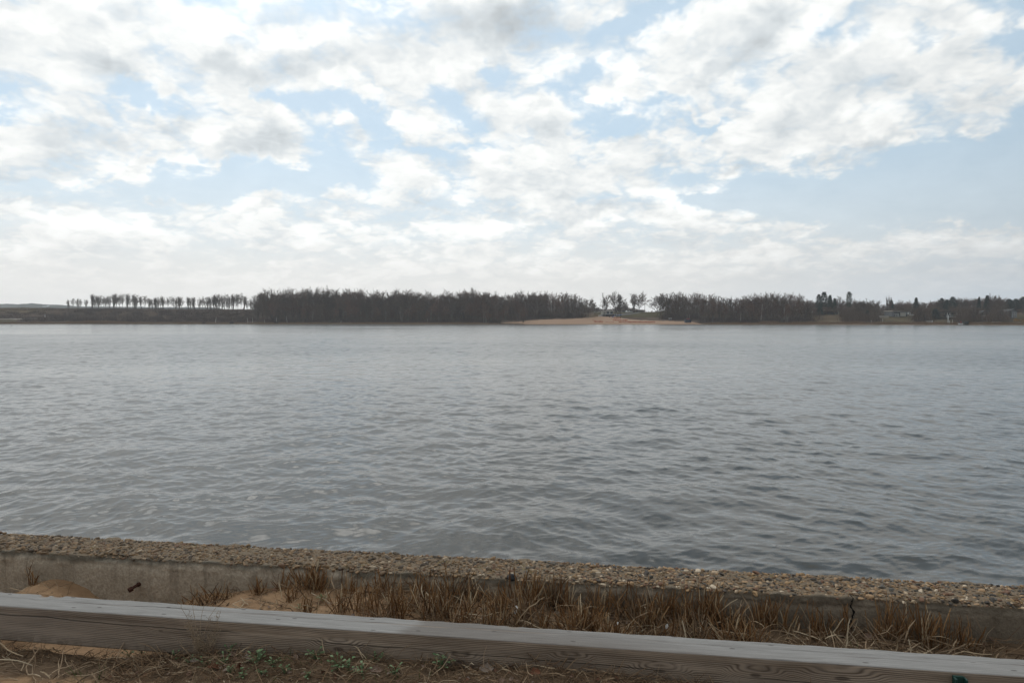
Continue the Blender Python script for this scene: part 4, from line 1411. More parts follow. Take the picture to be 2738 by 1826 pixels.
GLASS = plain('dark_glass', (0.018, 0.024, 0.030), 0.15, 0.2, .5, 0.5)
WHITE = plain('white_paint', (0.62, 0.62, 0.60), 0.6, 0.08, 2)
CREAM = plain('cream_wall', (0.42, 0.40, 0.35), 0.8, 0.1, 2)
TANW = plain('tan_siding', (0.20, 0.155, 0.12), 0.85, 0.12, 2)
GREYW = plain('grey_siding', (0.17, 0.18, 0.19), 0.85, 0.12, 2)
DARKW = plain('dark_siding', (0.045, 0.045, 0.045), 0.85, 0.2, 2)
ROOFD = plain('dark_shingles', (0.060, 0.058, 0.058), 0.9, 0.2, 2)
ROOFT = plain('brown_shingles', (0.17, 0.14, 0.115), 0.9, 0.2, 2)
BLUEP = plain('blue_plastic', (0.03, 0.11, 0.32), 0.4, 0.1, 2, .5)
NAVY = plain('navy_steel', (0.010, 0.024, 0.055), 0.55, 0.2, 2, .5)
STEELP = plain('galvanised_steel', (0.40, 0.41, 0.41), 0.5, 0.1, 2, .5)
WOODP = plain('grey_wood', (0.30, 0.27, 0.235), 0.9, 0.2, 3)
BLACK = plain('black_rubber', (0.015, 0.015, 0.015), 0.8, 0.1, 3)
RED = plain('red_paint', (0.26, 0.035, 0.03), 0.6, 0.1, 2)
ORANGE = plain('orange_mesh', (0.40, 0.115, 0.06), 0.7, 0.12, 3)

p = Site('pavilion', 1624, 847.5, 412, 'two level pale beach pavilion with wide dark windows above the sand', 'pavilion')
p.box('upper_wall', CREAM, [(1609.6, 1639, 832.0, 840.2, 0, 5.5)])
p.box('lower_wall', DARKW, [(1611, 1647, 840.2, 849, .6, 5.0)])
p.box('roof', CREAM, [(1608.6, 1640, 830.9, 832.0, -.5, 6.6)])
p.box('terrace', STEELP, [(1608, 1648, 840.0, 840.6, -1.6, 2.2)])
p.windows(GLASS, [(1613.6, 1614.8, 834, 839.8), (1616.2, 1618.4, 833.5, 839.8), (1621.4, 1629.2, 833.0, 839.8), (1631.4, 1638.4, 833.0, 839.8)])
for a in (1611, 1616.5, 1622, 1630, 1638, 1646):
    p.box('pillar', CREAM if a < 1618 else DARKW, [(a, a + .8, 840.6, 848.6, -1.4, .3)])
p.box('railing', STEELP, [(1621, 1648, 838.4, 838.7, -1.6, .08)] + [(a, a + .25, 838.7, 840, -1.6, .08) for a in np.arange(1621, 1648, 2.2)])
p = Site('picket_railing', 1605, 847, 410, 'pale picket railing beside the pavilion', 'railing')
p.box('rail', WHITE, [(1599, 1611, 841.6, 842.0, 0, .08), (1599, 1611, 844.6, 845.0, 0, .08)])
p.box('picket', WHITE, [(a, a + .35, 841.0, 848, -.05, .1) for a in np.arange(1599, 1611, 1.1)])
p = Site('play_slide', 1652, 849, 404, 'blue play slide with platform beside the pavilion', 'slide')
p.box('platform', STEELP, [(1643.5, 1650, 842.6, 843.2, 0, 1.6)])
for a in (1643.6, 1649.4):
    p.box('leg', STEELP, [(a, a + .5, 840.6, 850, .1, .12), (a, a + .5, 840.6, 850, 1.3, .12)])
for k, (a, y0, b_, y1) in enumerate(((1650, 842.6, 1661.5, 841.6), (1643.5, 843.0, 1635.5, 849.3))):
    x0, z0 = p.q(a, y0)
    x1, z1 = p.q(b_, y1)
    tq = np.linspace(0, 1, 9)
    cx, cz = x0 + (x1 - x0) * tq, z0 + (z1 - z0) * tq - (0.45 if k == 0 else .25) * np.sin(pi * tq)
    th = np.linspace(pi, 2 * pi, 7)
    for off_, nm in ((0.3, 'chute'), (1.0, 'chute')):
        Pq = np.stack([np.stack([cx, np.full_like(cx, off_ + .33 * cos(a_)), cz + .35 * sin(a_) + .25], -1) for a_ in th])
        Pi = np.stack([np.stack([cx, np.full_like(cx, off_ + .27 * cos(a_)), cz + .29 * sin(a_) + .25], -1) for a_ in th])
        MB().grid(Pq).grid(Pi[::-1]).build(nm, BLUEP, p.e)
for px, py, lab in ((1629.5, 843.5, 'dark litter bin standing below the pavilion terrace'), (1649.5, 844.6, 'dark litter bin beside the blue slide')):
    p = Site('litter_bin', px, 848.3, 402, lab, 'bin')
    MB().tube([(0, 0, 0), (0, 0, 0.95)], [.34, .40], 12).build('body', DARKW, p.e)
    MB().tube([(0, 0, 0.95), (0, 0, 1.05), (0, 0, 1.15)], [.43, .40, .12], 12).build('lid', BLACK, p.e)
p = Site('shelter_hut', 1711, 836, 472, 'low brown roofed shelter hut with a dark open end on the lawn', 'hut')
p.box('wall', TANW, [(1700, 1724, 830.4, 837, .4, 4)])
p.box('doorway', BLACK, [(1701.5, 1706.5, 831.4, 836.6, .25, .3)])
p.prism('roof', ROOFT, [(1695.5, 831.2), (1701, 828.0), (1722, 828.6), (1727, 831.2)], -.4, 5.6)
for a in (1696.5, 1726):
    p.box('post', WOODP, [(a, a + .5, 831, 837, 0, .15)])
p = Site('utility_pole', 1723.5, 838, 520, 'wooden utility pole with a crossarm beyond the shelter hut', 'utility pole')
p.box('pole', ROOFT, [(1723.2, 1724.0, 811.5, 839, 0, .25)])
p.box('crossarm', ROOFT, [(1720.2, 1727.4, 813.6, 814.3, -.12, .12)])
p = Site('sign', 1591, 839, 440, 'small pale sign on a post on the grass before the pavilion', 'sign')
p.box('panel', CREAM, [(1590.0, 1592.2, 832.2, 836.2, 0, .05)])
p.box('post', WOODP, [(1590.9, 1591.3, 836.2, 840.4, .05, .08)])
for k, (px, lab, m_) in enumerate(((1668, 'dark grey car parked by the drive, farthest from the hut', DARKW), (1680.5, 'white car parked by the drive between two others', WHITE), (1688, 'silver car parked by the drive nearest the hut', STEELP))):
    c0 = on_shore(px, 470 - float(shore(px)))
    e = empty('parked_car', (far_x(px, 470), 470, far_z(836.2, 470)), lab, 'car', 'cars parked by the drive', .15 * k)
    bd = MB()
    bd.prism([(-.9, .35), (.9, .35), (.92, .75), (.85, .95), (-.85, .95), (-.92, .75)], 0, 4.3)
    bd.prism([(-.82, .95), (.82, .95), (.62, 1.45), (-.62, 1.45)], 1.1, 3.9)
    bd.build('body', m_, e)
    MB().prism([(-.70, 1.0), (.70, 1.0), (.56, 1.40), (-.56, 1.40)], 1.06, 1.12).build('windscreen', GLASS, e)
    for sx_ in (-.8, .8):
        for y_ in (.8, 3.4):
            MB().tube([(sx_ - .1, y_, .33), (sx_ + .1, y_, .33)], .33, 12).build('wheel', BLACK, e)
        MB().box((sx_ * .75, -.02, .72), (.3, .06, .14)).build('headlight', WHITE, e)
p = Site('golf_cart', 1792.5, 856.2, 386, 'white topped utility cart parked at the edge of the sand', 'cart')
p.box('canopy', WHITE, [(1789.0, 1796.4, 850.6, 851.5, 0, 1.8)])
p.box('body', GREYW, [(1789.4, 1796.0, 853.6, 855.4, .1, 1.6)])
p.box('seat', BLACK, [(1791, 1795.2, 852.7, 853.6, .3, 1.0)])
p.box('post', WHITE, [(a, a + .3, 851.5, 853.6, y_, .06) for a in (1789.6, 1795.6) for y_ in (.1, 1.6)])
for a in (1790.4, 1795):
    x, z = p.q(a, 855.4)
    for y_ in (.2, 1.5):
        MB().tube([(x, y_ - .09, z), (x, y_ + .09, z)], .22, 12).build('wheel', BLACK, p.e)
p = Site('skip_container', 1840, 862.4, 372, 'navy blue steel container at the end of the beach with poles in it', 'container')
p.box('body', NAVY, [(1832.2, 1848, 854.6, 862.4, 0, 2.2)])
p.box('rib', NAVY, [(a, a + .5, 854.6, 862.0, -.08, .08) for a in np.arange(1833, 1848, 2.4)] + [(1832, 1848.2, 854.2, 854.8, -.1, 2.4)])
p.box('cargo', RED, [(1836, 1839.5, 852.2, 854.2, .4, .9), (1840.5, 1844.5, 851.4, 854.2, .5, 1.0)])
for a, y0 in ((1833.6, 839.5), (1837.6, 839.5), (1844.2, 841)):
    p.box('pole', WOODP if a > 1834 else NAVY, [(a, a + .5, y0, 855, .7, .1)])
ofl = ('lower orange fence running toward the container along the sand', 'short lower orange fence at the pavilion end of the sand', 'faint orange fence between the two lower runs', 'upper orange fence below the play slide', 'highest short orange fence under the slide', 'thin upper orange fence below the grassy corner')
for (a, b_, off, hgt, lab) in ((1654, 1752, 8.5, .50, ofl[0]), (1589, 1613, 8.5, .50, ofl[1]), (1619, 1641, 8.0, .28, ofl[2]), (1638, 1679, 17, .48, ofl[3]), (1640, 1660, 27, .5, ofl[4]), (1584, 1612, 16, .25, ofl[5])):
    q0 = np.array(on_shore((a + b_) / 2, off))
    e = empty('barrier_fence', q0.tolist(), lab, 'fence', 'orange fences on the beach')
    pp = np.arange(a, b_ + .1, 2.0)
    line = np.array([tuple(on_shore(x, off + .4 * sin(x * .35))) for x in pp]) - q0
    sag = np.stack([np.zeros(len(pp)), np.zeros(len(pp)), hgt * .28 * np.sin(pp * .7) * np.sin(pp * .23)], -1)
    MB().grid(np.stack([line + (0, 0, .05), line + (0, 0, hgt) + sag])).grid(np.stack([line + (0, .03, hgt) + sag, line + (0, .03, .05)])).build('netting', ORANGE, e)
    mb = MB()
    for k in range(0, len(pp), 2):
        mb.box(line[k] + (0, .05, hgt / 2), (.05, .05, hgt + .15))
    mb.build('stakes', WOODP, e)['kind'] = 'stuff'

# houses among the trees
p = Site('house', 2164, 841, 392, 'tan gabled house half hidden by bare trees at the wood end', 'house', 'houses on the far bank')
p.box('wall', TANW, [(2144, 2184, 829.5, 842, 0, 9)])
p.prism('roof', ROOFT, [(2142, 830.0), (2150, 824.0), (2178, 822.6), (2185.5, 827.0), (2185.5, 828.2), (2142, 831)], -.6, 10)
p.box('porch', WHITE, [(2168.5, 2176, 832.0, 839, -.4, .4)])
p.windows(GLASS, [(2169.6, 2171.6, 833.2, 838), (2173.0, 2175.2, 833.2, 838), (2178.4, 2182.4, 833, 840.5), (2150, 2153, 834, 838), (2158, 2161, 834, 838)])
p = Site('house', 2217, 846, 388, 'dark house with a tan low pitched roof and a deck under the pines', 'house', 'houses on the far bank')
p.box('wall', DARKW, [(2203, 2232, 831.5, 846.5, 0, 8)])
p.prism('roof', ROOFT, [(2201, 832), (2206, 827.2), (2227, 827.2), (2234, 832)], -.8, 10)
p.box('deck', GREYW, [(2209, 2233, 838.6, 839.2, -2.0, 2.0)])
p.box('railing', GREYW, [(2209, 2233, 836.4, 836.7, -2.0, .08)] + [(a, a + .4, 836.4, 846.4, -2.0, .12) for a in np.arange(2209, 2233.5, 4)])
p.windows(GLASS, [(2211, 2216, 833.4, 838.4), (2218, 2224, 833.4, 838.4), (2226, 2230, 833.4, 838.4), (2213, 2220, 840.5, 845)], None)
p = Site('house', 2240, 840.5, 394, 'small white house behind the dark house with a deck', 'house', 'houses on the far bank')
p.box('wall', CREAM, [(2233.6, 2246, 832, 841, 0, 6)])
p.prism('roof', ROOFD, [(2232.6, 832.4), (2240, 829), (2247, 832.4)], -.4, 7)
p.windows(GLASS, [(2237.6, 2239.6, 833.5, 839.6), (2242, 2244, 834, 837)])
p = Site('garage', 2371.5, 840.6, 378, 'small pale garage before the dark pointed spruce', 'garage')
p.box('wall', CREAM, [(2366.6, 2376.4, 833.8, 841, 0, 5)])
p.prism('roof', ROOFD, [(2365.8, 834.2), (2371.5, 831.8), (2377.2, 834.2)], -.3, 5.6)
p.box('door', WHITE, [(2368.4, 2374.6, 835.4, 840.8, -.05, .1)])
p = Site('terrace_wall', 2364, 848, 352, 'pale stone terrace wall on the slope below the small garage', 'wall')
p.box('stones', WOODP, [(2352, 2376, 844.4, 849.6, 0, .6)])
p.box('coping', CREAM, [(2351.6, 2376.4, 843.9, 844.4, -.08, .8)])
p = Site('bungalow', 2404, 846, 368, 'long pale grey bungalow with white columns on the slope', 'house', 'houses on the far bank')
p.box('wall', GREYW, [(2384, 2425.4, 832.6, 846.4, 0, 8)])
p.prism('roof', ROOFT, [(2382.6, 832.8), (2386, 830.2), (2408, 830.0), (2427, 833.2), (2427, 834.2), (2382.6, 833.6)], -.9, 10)
p.box('garden_room', CREAM, [(2406, 2420, 836.4, 845.6, -.4, .5)])
for a in (2389.8, 2393.4, 2397.6):
    p.box('column', WHITE, [(a, a + .6, 839.6, 847, -1.5, .2)])
p.box('deck', WHITE, [(2388.6, 2399, 839.2, 839.8, -1.6, 1.6)])
p.windows(GLASS, [(2390.6, 2392.8, 834.6, 838.6), (2394.2, 2396.4, 834.6, 838.6), (2398.4, 2400.4, 834.6, 838.6), (2391, 2397, 841, 845.6), (2401.6, 2404.6, 835, 843), (2421, 2424.6, 842, 845.8)])
p.windows(GLASS, [(2409.0, 2411.2, 840, 845.0)])
p = Site('garden_shed', 2432, 839.5, 372, 'tiny white garden shed between the bungalow and big spruce', 'shed')
p.box('wall', WHITE, [(2429.6, 2434.2, 835.4, 840, 0, 2)])
p.prism('roof', ROOFD, [(2429, 835.6), (2431.9, 833.6), (2434.8, 835.6)], -.2, 2.4)
p.box('door', GREYW, [(2431.2, 2432.8, 836.4, 840, -.05, .08)])


def hull(L, B, H, sheer=.15):
    xs = np.linspace(-.5, .5, 13)
    half = B / 2 * (1 - np.clip((xs - .05) / .45, 0, 1) ** 2.2)
    half[xs < .05] = B / 2 * (0.88 + .12 * (xs[xs < .05] + .5) / .55)
    dz_ = sheer * H * np.clip(xs * 2, 0, 1) ** 2
    rows = [np.stack([xs * L, half * k, H * f + dz_ * f], -1) for k, f in ((0.05, .0), (.62, .10), (.88, .45), (1, 1), (.86, .99), (.80, .55), (-.80, .55), (-.86, .99), (-1, 1), (-.88, .45), (-.62, .10), (-.05, 0), (.05, 0))]
    return MB().grid(np.array(rows))


e = empty('boat', (far_x(2437.5, 350), 350, far_z(844.4, 350)), 'pale covered boat laid up on the grass below the big spruce', 'boat', None, .3)
hull(2.6, 1.2, .55).build('hull', CREAM, e, True)
MB().prism([(-1.1, .5), (1.0, .5), (.3, .82), (-.6, .78)], -.45, .45).build('cover', GREYW, e)
p = Site('house', 2541, 848, 352, 'wide house with a long flat roof and a railed deck above the dock poles', 'house', 'houses on the far bank')
p.box('wall', TANW, [(2524, 2560.5, 835.4, 849, 0, 8)])
p.box('roof', ROOFD, [(2516, 2563, 834.0, 835.4, -1.2, 10)])
p.box('deck', DARKW, [(2522, 2561.5, 842.6, 846.4, -2.4, 2.4)])
p.box('railing', WHITE, [(2522, 2561.5, 842.2, 842.5, -2.5, .08), (2522, 2561.5, 847.2, 847.8, -2.5, .1)] + [(a, a + .35, 842.2, 849.5, -2.5, .1) for a in np.arange(2522, 2562, 5.6)])
p.windows(GLASS, [(2526, 2530, 837, 841.8), (2533, 2536, 837, 841.8), (2543, 2550, 837, 841.8), (2553.5, 2555.5, 837, 841.8)], None)
p.windows(GLASS, [(2538, 2540, 837, 841.6), (2557, 2558.6, 837, 841.6)], WHITE)
p = Site('house', 2635, 845, 352, 'dark house with a white balcony half hidden behind bare saplings', 'house', 'houses on the far bank')
p.box('wall', DARKW, [(2623.5, 2646.5, 833.6, 846, 0, 8)])
p.prism('roof', ROOFD, [(2621.5, 835), (2630, 830.6), (2641, 830.6), (2648, 835)], -.7, 9.5)
p.box('balcony', CREAM, [(2624, 2637, 843.0, 844.2, -1.4, 1.4), (2616.5, 2632, 837.2, 837.8, -.5, .5)])
p.windows(GLASS, [(2626, 2629, 838.4, 842.4), (2631, 2634, 838.4, 842.4), (2638, 2642, 837.4, 843)])
p = Site('house', 2701, 849, 346, 'house with one long slanted roof and tall white framed windows', 'house', 'houses on the far bank')
p.prism('wall', GREYW, [(2687, 849.5), (2687, 835.8), (2706.2, 828.2), (2718, 833), (2718, 849.5)], 0, 7)
p.prism('roof', ROOFD, [(2683, 836.2), (2683, 835.4), (2706.4, 826.4), (2720.5, 832.4), (2720.5, 833.6), (2706.4, 828.0)], -.8, 9)
p.windows(GLASS, [(2707, 2710.8, 837, 841), (2712.2, 2715.8, 837, 841), (2707, 2710.8, 842.6, 847.6), (2712.2, 2715.8, 842.6, 847.6), (2690.4, 2692.6, 838.6, 847)], WHITE)
p.windows(GLASS, [(2698, 2703, 833, 847.6)])
p = Site('boathouse', 2582, 866.6, 320, 'low dark flat roofed boathouse at the waterline', 'boathouse')
p.box('wall', DARKW, [(2578.5, 2591, 860.2, 867, .3, 3.5)])
p.box('roof', ROOFD, [(2573, 2593, 858.6, 860.2, -.4, 5)])
p.box('post', WOODP, [(2574, 2574.6, 860.2, 867, 0, .12), (2577.4, 2578, 860.2, 867, 0, .12)])
p.box('doorway', BLACK, [(2580.6, 2588.5, 861.8, 866.6, .2, .2)])
p.box('end_board', RED, [(2569.6, 2572.4, 858.8, 864.4, .5, .3)])
e = empty('boat', (far_x(2568, 314.5), 314.5, far_z(868.2, 314.5)), 'small white boat tipped on the shore beside the dark boathouse', 'boat', None, 2.5)
hull(1.9, 1.15, .6).build('hull', WHITE, e, True)
MB().box((-.2, 0, .5), (.25, 1.0, .05)).build('seat', WOODP, e)
p = Site('pump_shed', 2487, 864, 334, 'small pale boarded shed with a light corner on the lower lawn', 'shed')
p.box('wall', WOODP, [(2480, 2493.6, 857.2, 865, 0, 1.8)])
p.box('board', WHITE, [(a, a + .5, 857.4, 864.6, -.04, .05) for a in (2480.6, 2484, 2487.2)] + [(2490.6, 2493.6, 857.0, 864.8, -.05, .06)])
p.box('roof', ROOFD, [(2479.4, 2494.4, 856.4, 857.2, -.2, 2.2)])
for (px, y0, y1, lab) in ((2532.6, 836, 869.6, 'tallest thin dock pole standing before the railed house'), (2535.2, 843, 869.6, 'stouter white dock pole next to the tallest one'), (2538.2, 856.6, 869.6, 'short white dock pole by the two tall ones'), (2546, 855, 868.6, 'thick pale mooring post apart from the thin dock poles'),
                          (2559.4, 861.5, 866, 'tiny pale stake between the mooring post and the boat'), (2359.6, 851, 863.6, 'white post on the grassy slope below the terrace wall'), (2329, 856, 862.6, 'short pale post in the reeds below the pale stems')):
    Zp = float(shore(px)) + (1.2 if px > 2500 else 8)
    p = Site('mooring_pole', px, y1, Zp, lab, 'pole')
    x, zt = p.q(px, y0)
    r_ = .10 if px in (2535.2, 2546) else .065
    p_ = MB().tube([(0, 0, -.8), (0, 0, zt - .1)], r_, 8)
    p_.build('shaft', WHITE if px < 2545 else CREAM, p.e, True)
    MB().tube([(0, 0, zt - .1), (0, 0, zt - .04), (0, 0, zt)], [r_ * 1.25, r_ * 1.25, .02], 8).build('cap', CREAM, p.e)
for (a, b_, y0, y1, wd, lab) in ((2610, 2623, 866.9, 868.2, 1.2, 'low pale dock section lying on the shore past the boathouse'), (2657, 2677, 860.4, 861.4, 1.6, 'raised grey jetty on posts below the dark house'), (2675, 2706, 866.8, 868.0, .8, 'long low pale dock along the reeds under the orange shrub')):
    Zp = float(shore((a + b_) / 2)) + 2
    p = Site('dock', (a + b_) / 2, 869, Zp, lab, 'dock')
    p.box('deck', WOODP, [(a, b_, y0, y1, 0, wd)])
    for x_ in np.linspace(a + .5, b_ - 1, 4):
        p.box('post', WOODP, [(x_, x_ + .5, y1, 871, .1, .12), (x_, x_ + .5, y1, 871, wd - .2, .12)])
p = Site('hilltop_building', 121, 821, 1440, 'wide white building far off on the blue hills', 'building')
p.box('wall', WHITE, [(115, 127, 816, 822, 0, 8)])
p.box('roof', STEELP, [(114.4, 127.6, 815.2, 816.0, -.6, 9)])
p.box('window_band', GLASS, [(115.6, 126.4, 817.6, 818.8, -.1, .2)])
p = Site('marker_post', 121, 847, 436, 'tiny white marker post on the dark embankment slope', 'post')
p.box('post', WHITE, [(120.5, 121.6, 843, 848.5, 0, .2)])
p.box('cap', BLUEP, [(120.4, 121.7, 842.4, 843, -.03, .26)])

# a gull low over the water
gz_ = 210.0
gl = empty('gull', (far_x(31, gz_), gz_, far_z(872.6, gz_)), 'gull flying low over the water with wings raised', 'gull', None, R(65))
mb = MB()
sec = np.array([(-.24, .012, 0.0), (-.20, .03, 0), (-.10, .062, 0), (.02, .075, .0), (.11, .055, .015), (.16, .042, .03), (.205, .040, .035), (.24, .022, .03), (.265, .008, .02)])
mb.tube(np.stack([sec[:, 0], sec[:, 0] * 0, sec[:, 2]], -1), sec[:, 1], 10)
for sg in (-1, 1):
    rows = []
    for (yy, zz, x0, x1, th_) in ((.03, .03, .11, -.07, .022), (.16, .13, .14, -.05, .016), (.30, .24, .13, -.03, .012), (.44, .29, .06, -.06, .008), (.58, .34, -.06, -.12, .004)):
        rows.append([(x0, sg * yy, zz), ((x0 + x1) / 2, sg * yy, zz + th_), (x1, sg * yy, zz), ((x0 + x1) / 2, sg * yy, zz - th_ * .5), (x0, sg * yy, zz)])
    mb.grid(np.array(rows))
mb.grid(np.array([[(-.22, -.03, .0), (-.22, .03, 0)], [(-.34, -.07, .0), (-.34, .07, 0)], [(-.34, -.07, -.008), (-.34, .07, -.008)], [(-.22, -.03, -.012), (-.22, .03, -.012)]]))
mb.build('body', plain('gull_feathers', (0.30, 0.30, 0.31), .8, .2, 8), gl, True)


# ------------------------------------------------------------------ straw, stubble, weeds and litter by the rail
def hit(px, py, z):
    """wall-frame (s, t) of the point at height z seen at a photo pixel"""
    u, v = (px - 1369) / F, (913 - py) / F
    d = np.array((u, cos(PITCH) + v * sin(PITCH), -sin(PITCH) + v * cos(PITCH)))
    k = (z - CAMZ) / d[2]
    x, y = d[0] * k, d[1] * k
    return x * CA - y * SA, x * SA + y * CA


def on_ground(px, py):
    s, t = hit(px, py, .5)
    for _ in range(6):
        s, t = hit(px, py, float(ground_z(s, t)))
    return s, t, float(ground_z(s, t))


def strips(P, D, L, wd, g, seg=4, droop=0.0, tip=0.1, kink=0.12, fold=.35):
    """leaf blades and straws: folded strips of three columns"""
    n = len(P)
    D = D / np.linalg.norm(D, axis=1)[:, None]
    side = np.cross(D, g.normal(size=(n, 3)))
    side /= np.linalg.norm(side, axis=1)[:, None]
    p, d = P.copy(), D.copy()
    rows = []
    for k in range(seg + 1):
        f = k / seg
        w_ = wd * np.interp(f, [0, .45, .8, 1], [.75, 1, .8 * (1 - tip) + tip, tip])
        nr = np.cross(side, d)
        rows.append(np.stack([p - side * w_[:, None] / 2, p + nr * (w_ * fold)[:, None], p + side * w_[:, None] / 2], 1))
        p = p + d * (L / seg)[:, None]
        d = d + g.normal(size=(n, 3)) * kink + np.array((0, 0, -1.0)) * (droop / seg)
        d /= np.linalg.norm(d, axis=1)[:, None]
        side = side - d * np.sum(side * d, 1)[:, None]
        side /= np.linalg.norm(side, axis=1)[:, None] + 1e-9
    v = np.stack(rows, 1)                                     # n, seg+1, 3, 3
    m_ = (seg + 1) * 3
    q = []
    for k in range(seg):
        for c in (0, 1):
            q.append((k * 3 + c, k * 3 + c + 1, (k + 1) * 3 + c + 1, (k + 1) * 3 + c))
    q = np.array(q)[None] + (np.arange(n) * m_)[:, None, None]
    return v.reshape(-1, 3), q.reshape(-1, 4)


def leafmat(name, stops, rough=.8, trans=0.0):
    m, t, b = mat(name)
    isl = t.new('ShaderNodeNewGeometry').outputs['Random Per Island']
    oc = t.new('ShaderNodeTexCoord').outputs['Object']
    c = t.ramp(isl, stops)
    c = t.mix(1.0, c, t.mix(t.noise(oc, 70, 4, .6), (.6, .6, .6), (1.35, 1.35, 1.35)), 'MULTIPLY')
    t.l.new(c, b.inputs['Base Color'])
    b.inputs['Roughness'].default_value = rough
    b.inputs['Specular IOR Level'].default_value = 0.2
    return m


STUB = leafmat('brown_stubble', [(0, (.11, .052, .021)), (.35, (.21, .108, .042)), (.6, (.29, .175, .085)), (.82, (.40, .29, .175)), (1, (.50, .40, .27))])
STRAW = leafmat('dry_straw', [(0, (.085, .055, .033)), (.25, (.16, .105, .062)), (.55, (.27, .19, .12)), (.85, (.36, .27, .175)), (1, (.44, .36, .255))])
THATCH = leafmat('dark_thatch', [(0, (.055, .034, .02)), (.4, (.13, .078, .043)), (.75, (.21, .132, .075)), (1, (.31, .215, .13))])
GRASS = leafmat('green_blades', [(0, (.035, .060, .014)), (.5, (.06, .10, .024)), (1, (.10, .13, .045))])
WEED = leafmat('weed_leaves', [(0, (.07, .12, .05)), (.5, (.11, .17, .08)), (1, (.17, .22, .12))])
LEAF = leafmat('dead_leaf', [(0, (.085, .035, .018)), (.3, (.13, .065, .04)), (.6, (.17, .115, .085)), (1, (.23, .175, .14))])
SEED = leafmat('seed_heads', [(0, (.17, .12, .075)), (1, (.30, .23, .155))])

g = np.random.default_rng(900)


def tuft(px, t, hgt, n, fan, label, group, rad=.028, mt=STUB, wd=(.0035, .007), name='reed_tuft', tip=.55, droop=.0):
    s = px_s(px, t)
    e = np.array(W(s, t, float(ground_z(s, t)) - .012))
    P = np.stack([g.normal(size=n) * rad, g.normal(size=n) * rad * .7, np.zeros(n)], -1)
    hgt *= 1.2
    fan *= 1.6
    rad *= 1.3
    D = np.stack([g.normal(size=n) * fan, g.normal(size=n) * fan, np.ones(n)], -1) + P * 3.0 * np.array((1, 1, 0))
    v, q = strips(P, D, hgt * g.uniform(.45, 1.08, n), g.uniform(wd[0], wd[1], n), g, 5, droop + .12, tip, .10)
    o = MB().add(v, q).build(name, mt)
    o.location = e.tolist()
    return tag(o, label, 'tuft', group)


GT = 'reed stubble tufts between the wall and the rail'
LT = 'cut tuft of brown reed stubble among many others along the wall foot'
tuft(86, 3.70, .13, 15, .10, 'lone rusty tuft on the small sand mound at the wall', None, .018)
tuft(170, 3.58, .07, 8, .25, 'few short stalks on top of the small sand mound', None, .03)
tuft(530, 3.62, .10, 26, .38, 'first spread tuft of brown stubble past the rusty bolt', GT, .04)
tuft(560, 3.58, .12, 30, .45, 'matted dark tuft beside the first spread one', GT, .05, THATCH)
tuft(597, 3.64, .11, 26, .32, 'loose tuft where the sand rises by the matted one', GT, .04)
tuft(1826, 3.36, .17, 16, .10, 'tall pale stiff stalks, the lightest tuft behind the rail', GT, .022, STRAW, (.006, .011))
tuft(1690, 3.40, .15, 12, .16, 'short pale stalks beside the white feather', GT, .03, STRAW, (.005, .009))
tuft(1525, 3.40, .16, 12, .12, 'straight reddish stalks rising just behind the rail middle', GT, .025)
for (px, t, h) in ((690, 3.66, .09), (752, 3.69, .12), (784, 3.58, .11), (810, 3.70, .135), (826, 3.71, .14), (842, 3.70, .13), (823, 3.45, .09), (862, 3.71, .12), (911, 3.50, .15), (934, 3.71, .13), (962, 3.52, .17), (997, 3.44, .15), (1012, 3.68, .12), (1033, 3.71, .13),
                   (1050, 3.46, .17), (1068, 3.43, .16), (1090, 3.52, .15), (1120, 3.70, .13), (1141, 3.72, .15), (1150, 3.50, .17), (1168, 3.45, .18), (1185, 3.60, .15)):
    tuft(px, t, h, int(g.integers(18, 36)), g.uniform(.08, .20), LT, GT, g.uniform(.018, .034))
for k_ in range(34):
    px = 1010 + k_ * 31 + g.uniform(-9, 9)
    tuft(px, g.uniform(3.32, 3.62), g.uniform(.06, .12), int(g.integers(10, 22)), g.uniform(.3, .5), LT, GT, .04, STRAW if k_ % 2 else STUB, (.003, .006), droop=.6)
px = 1196.0
while px < 2040:
    row = g.choice((3.71, 3.70, 3.60, 3.48, 3.42))
    tuft(px, row + g.uniform(-.02, .02), g.uniform(.11, .19), int(g.integers(16, 38)), g.uniform(.08, .26), LT, GT, g.uniform(.016, .034), STUB if g.random() < .85 else STRAW)
    px += g.uniform(9, 21)
for (px, h) in ((2030, .15), (2057, .17), (2094, .18), (2163, .15), (2188, .17), (2207, .16), (2257, .17), (2345, .16), (2361, .18), (2378, .17), (2395, .18), (2420, .16), (2464, .18), (2478, .19), (2490, .16), (2525, .17), (2565, .16), (2587, .18)):
    tuft(px, 3.70 + g.uniform(-.05, .02), h, int(g.integers(9, 26)), g.uniform(.06, .16), LT, GT, g.uniform(.014, .028))

# lying straw
P, D, L, wd = [], [], [], []


def scatter(n, fs, ft, lo, hi, w0, w1, tilt, lift=.012):
    for _ in range(n):
        s, t = fs(), ft()
        az = g.normal() * .9 + (pi if g.random() < .5 else 0)
        d = np.array((cos(az), sin(az) * .8, g.normal() * tilt + tilt * .6))
        P.append(W(s, t, float(ground_z(s, t)) + abs(g.normal()) * lift + .002))
        D.append(np.array((d[0] * CA + d[1] * SA, -d[0] * SA + d[1] * CA, d[2])))
        L.append(g.uniform(lo, hi))
        wd.append(g.uniform(w0, w1))


def su(a, b_, t):
    return lambda: px_s(g.uniform(a, b_), t)


def tu(a, b_):
    return lambda: g.uniform(a, b_)


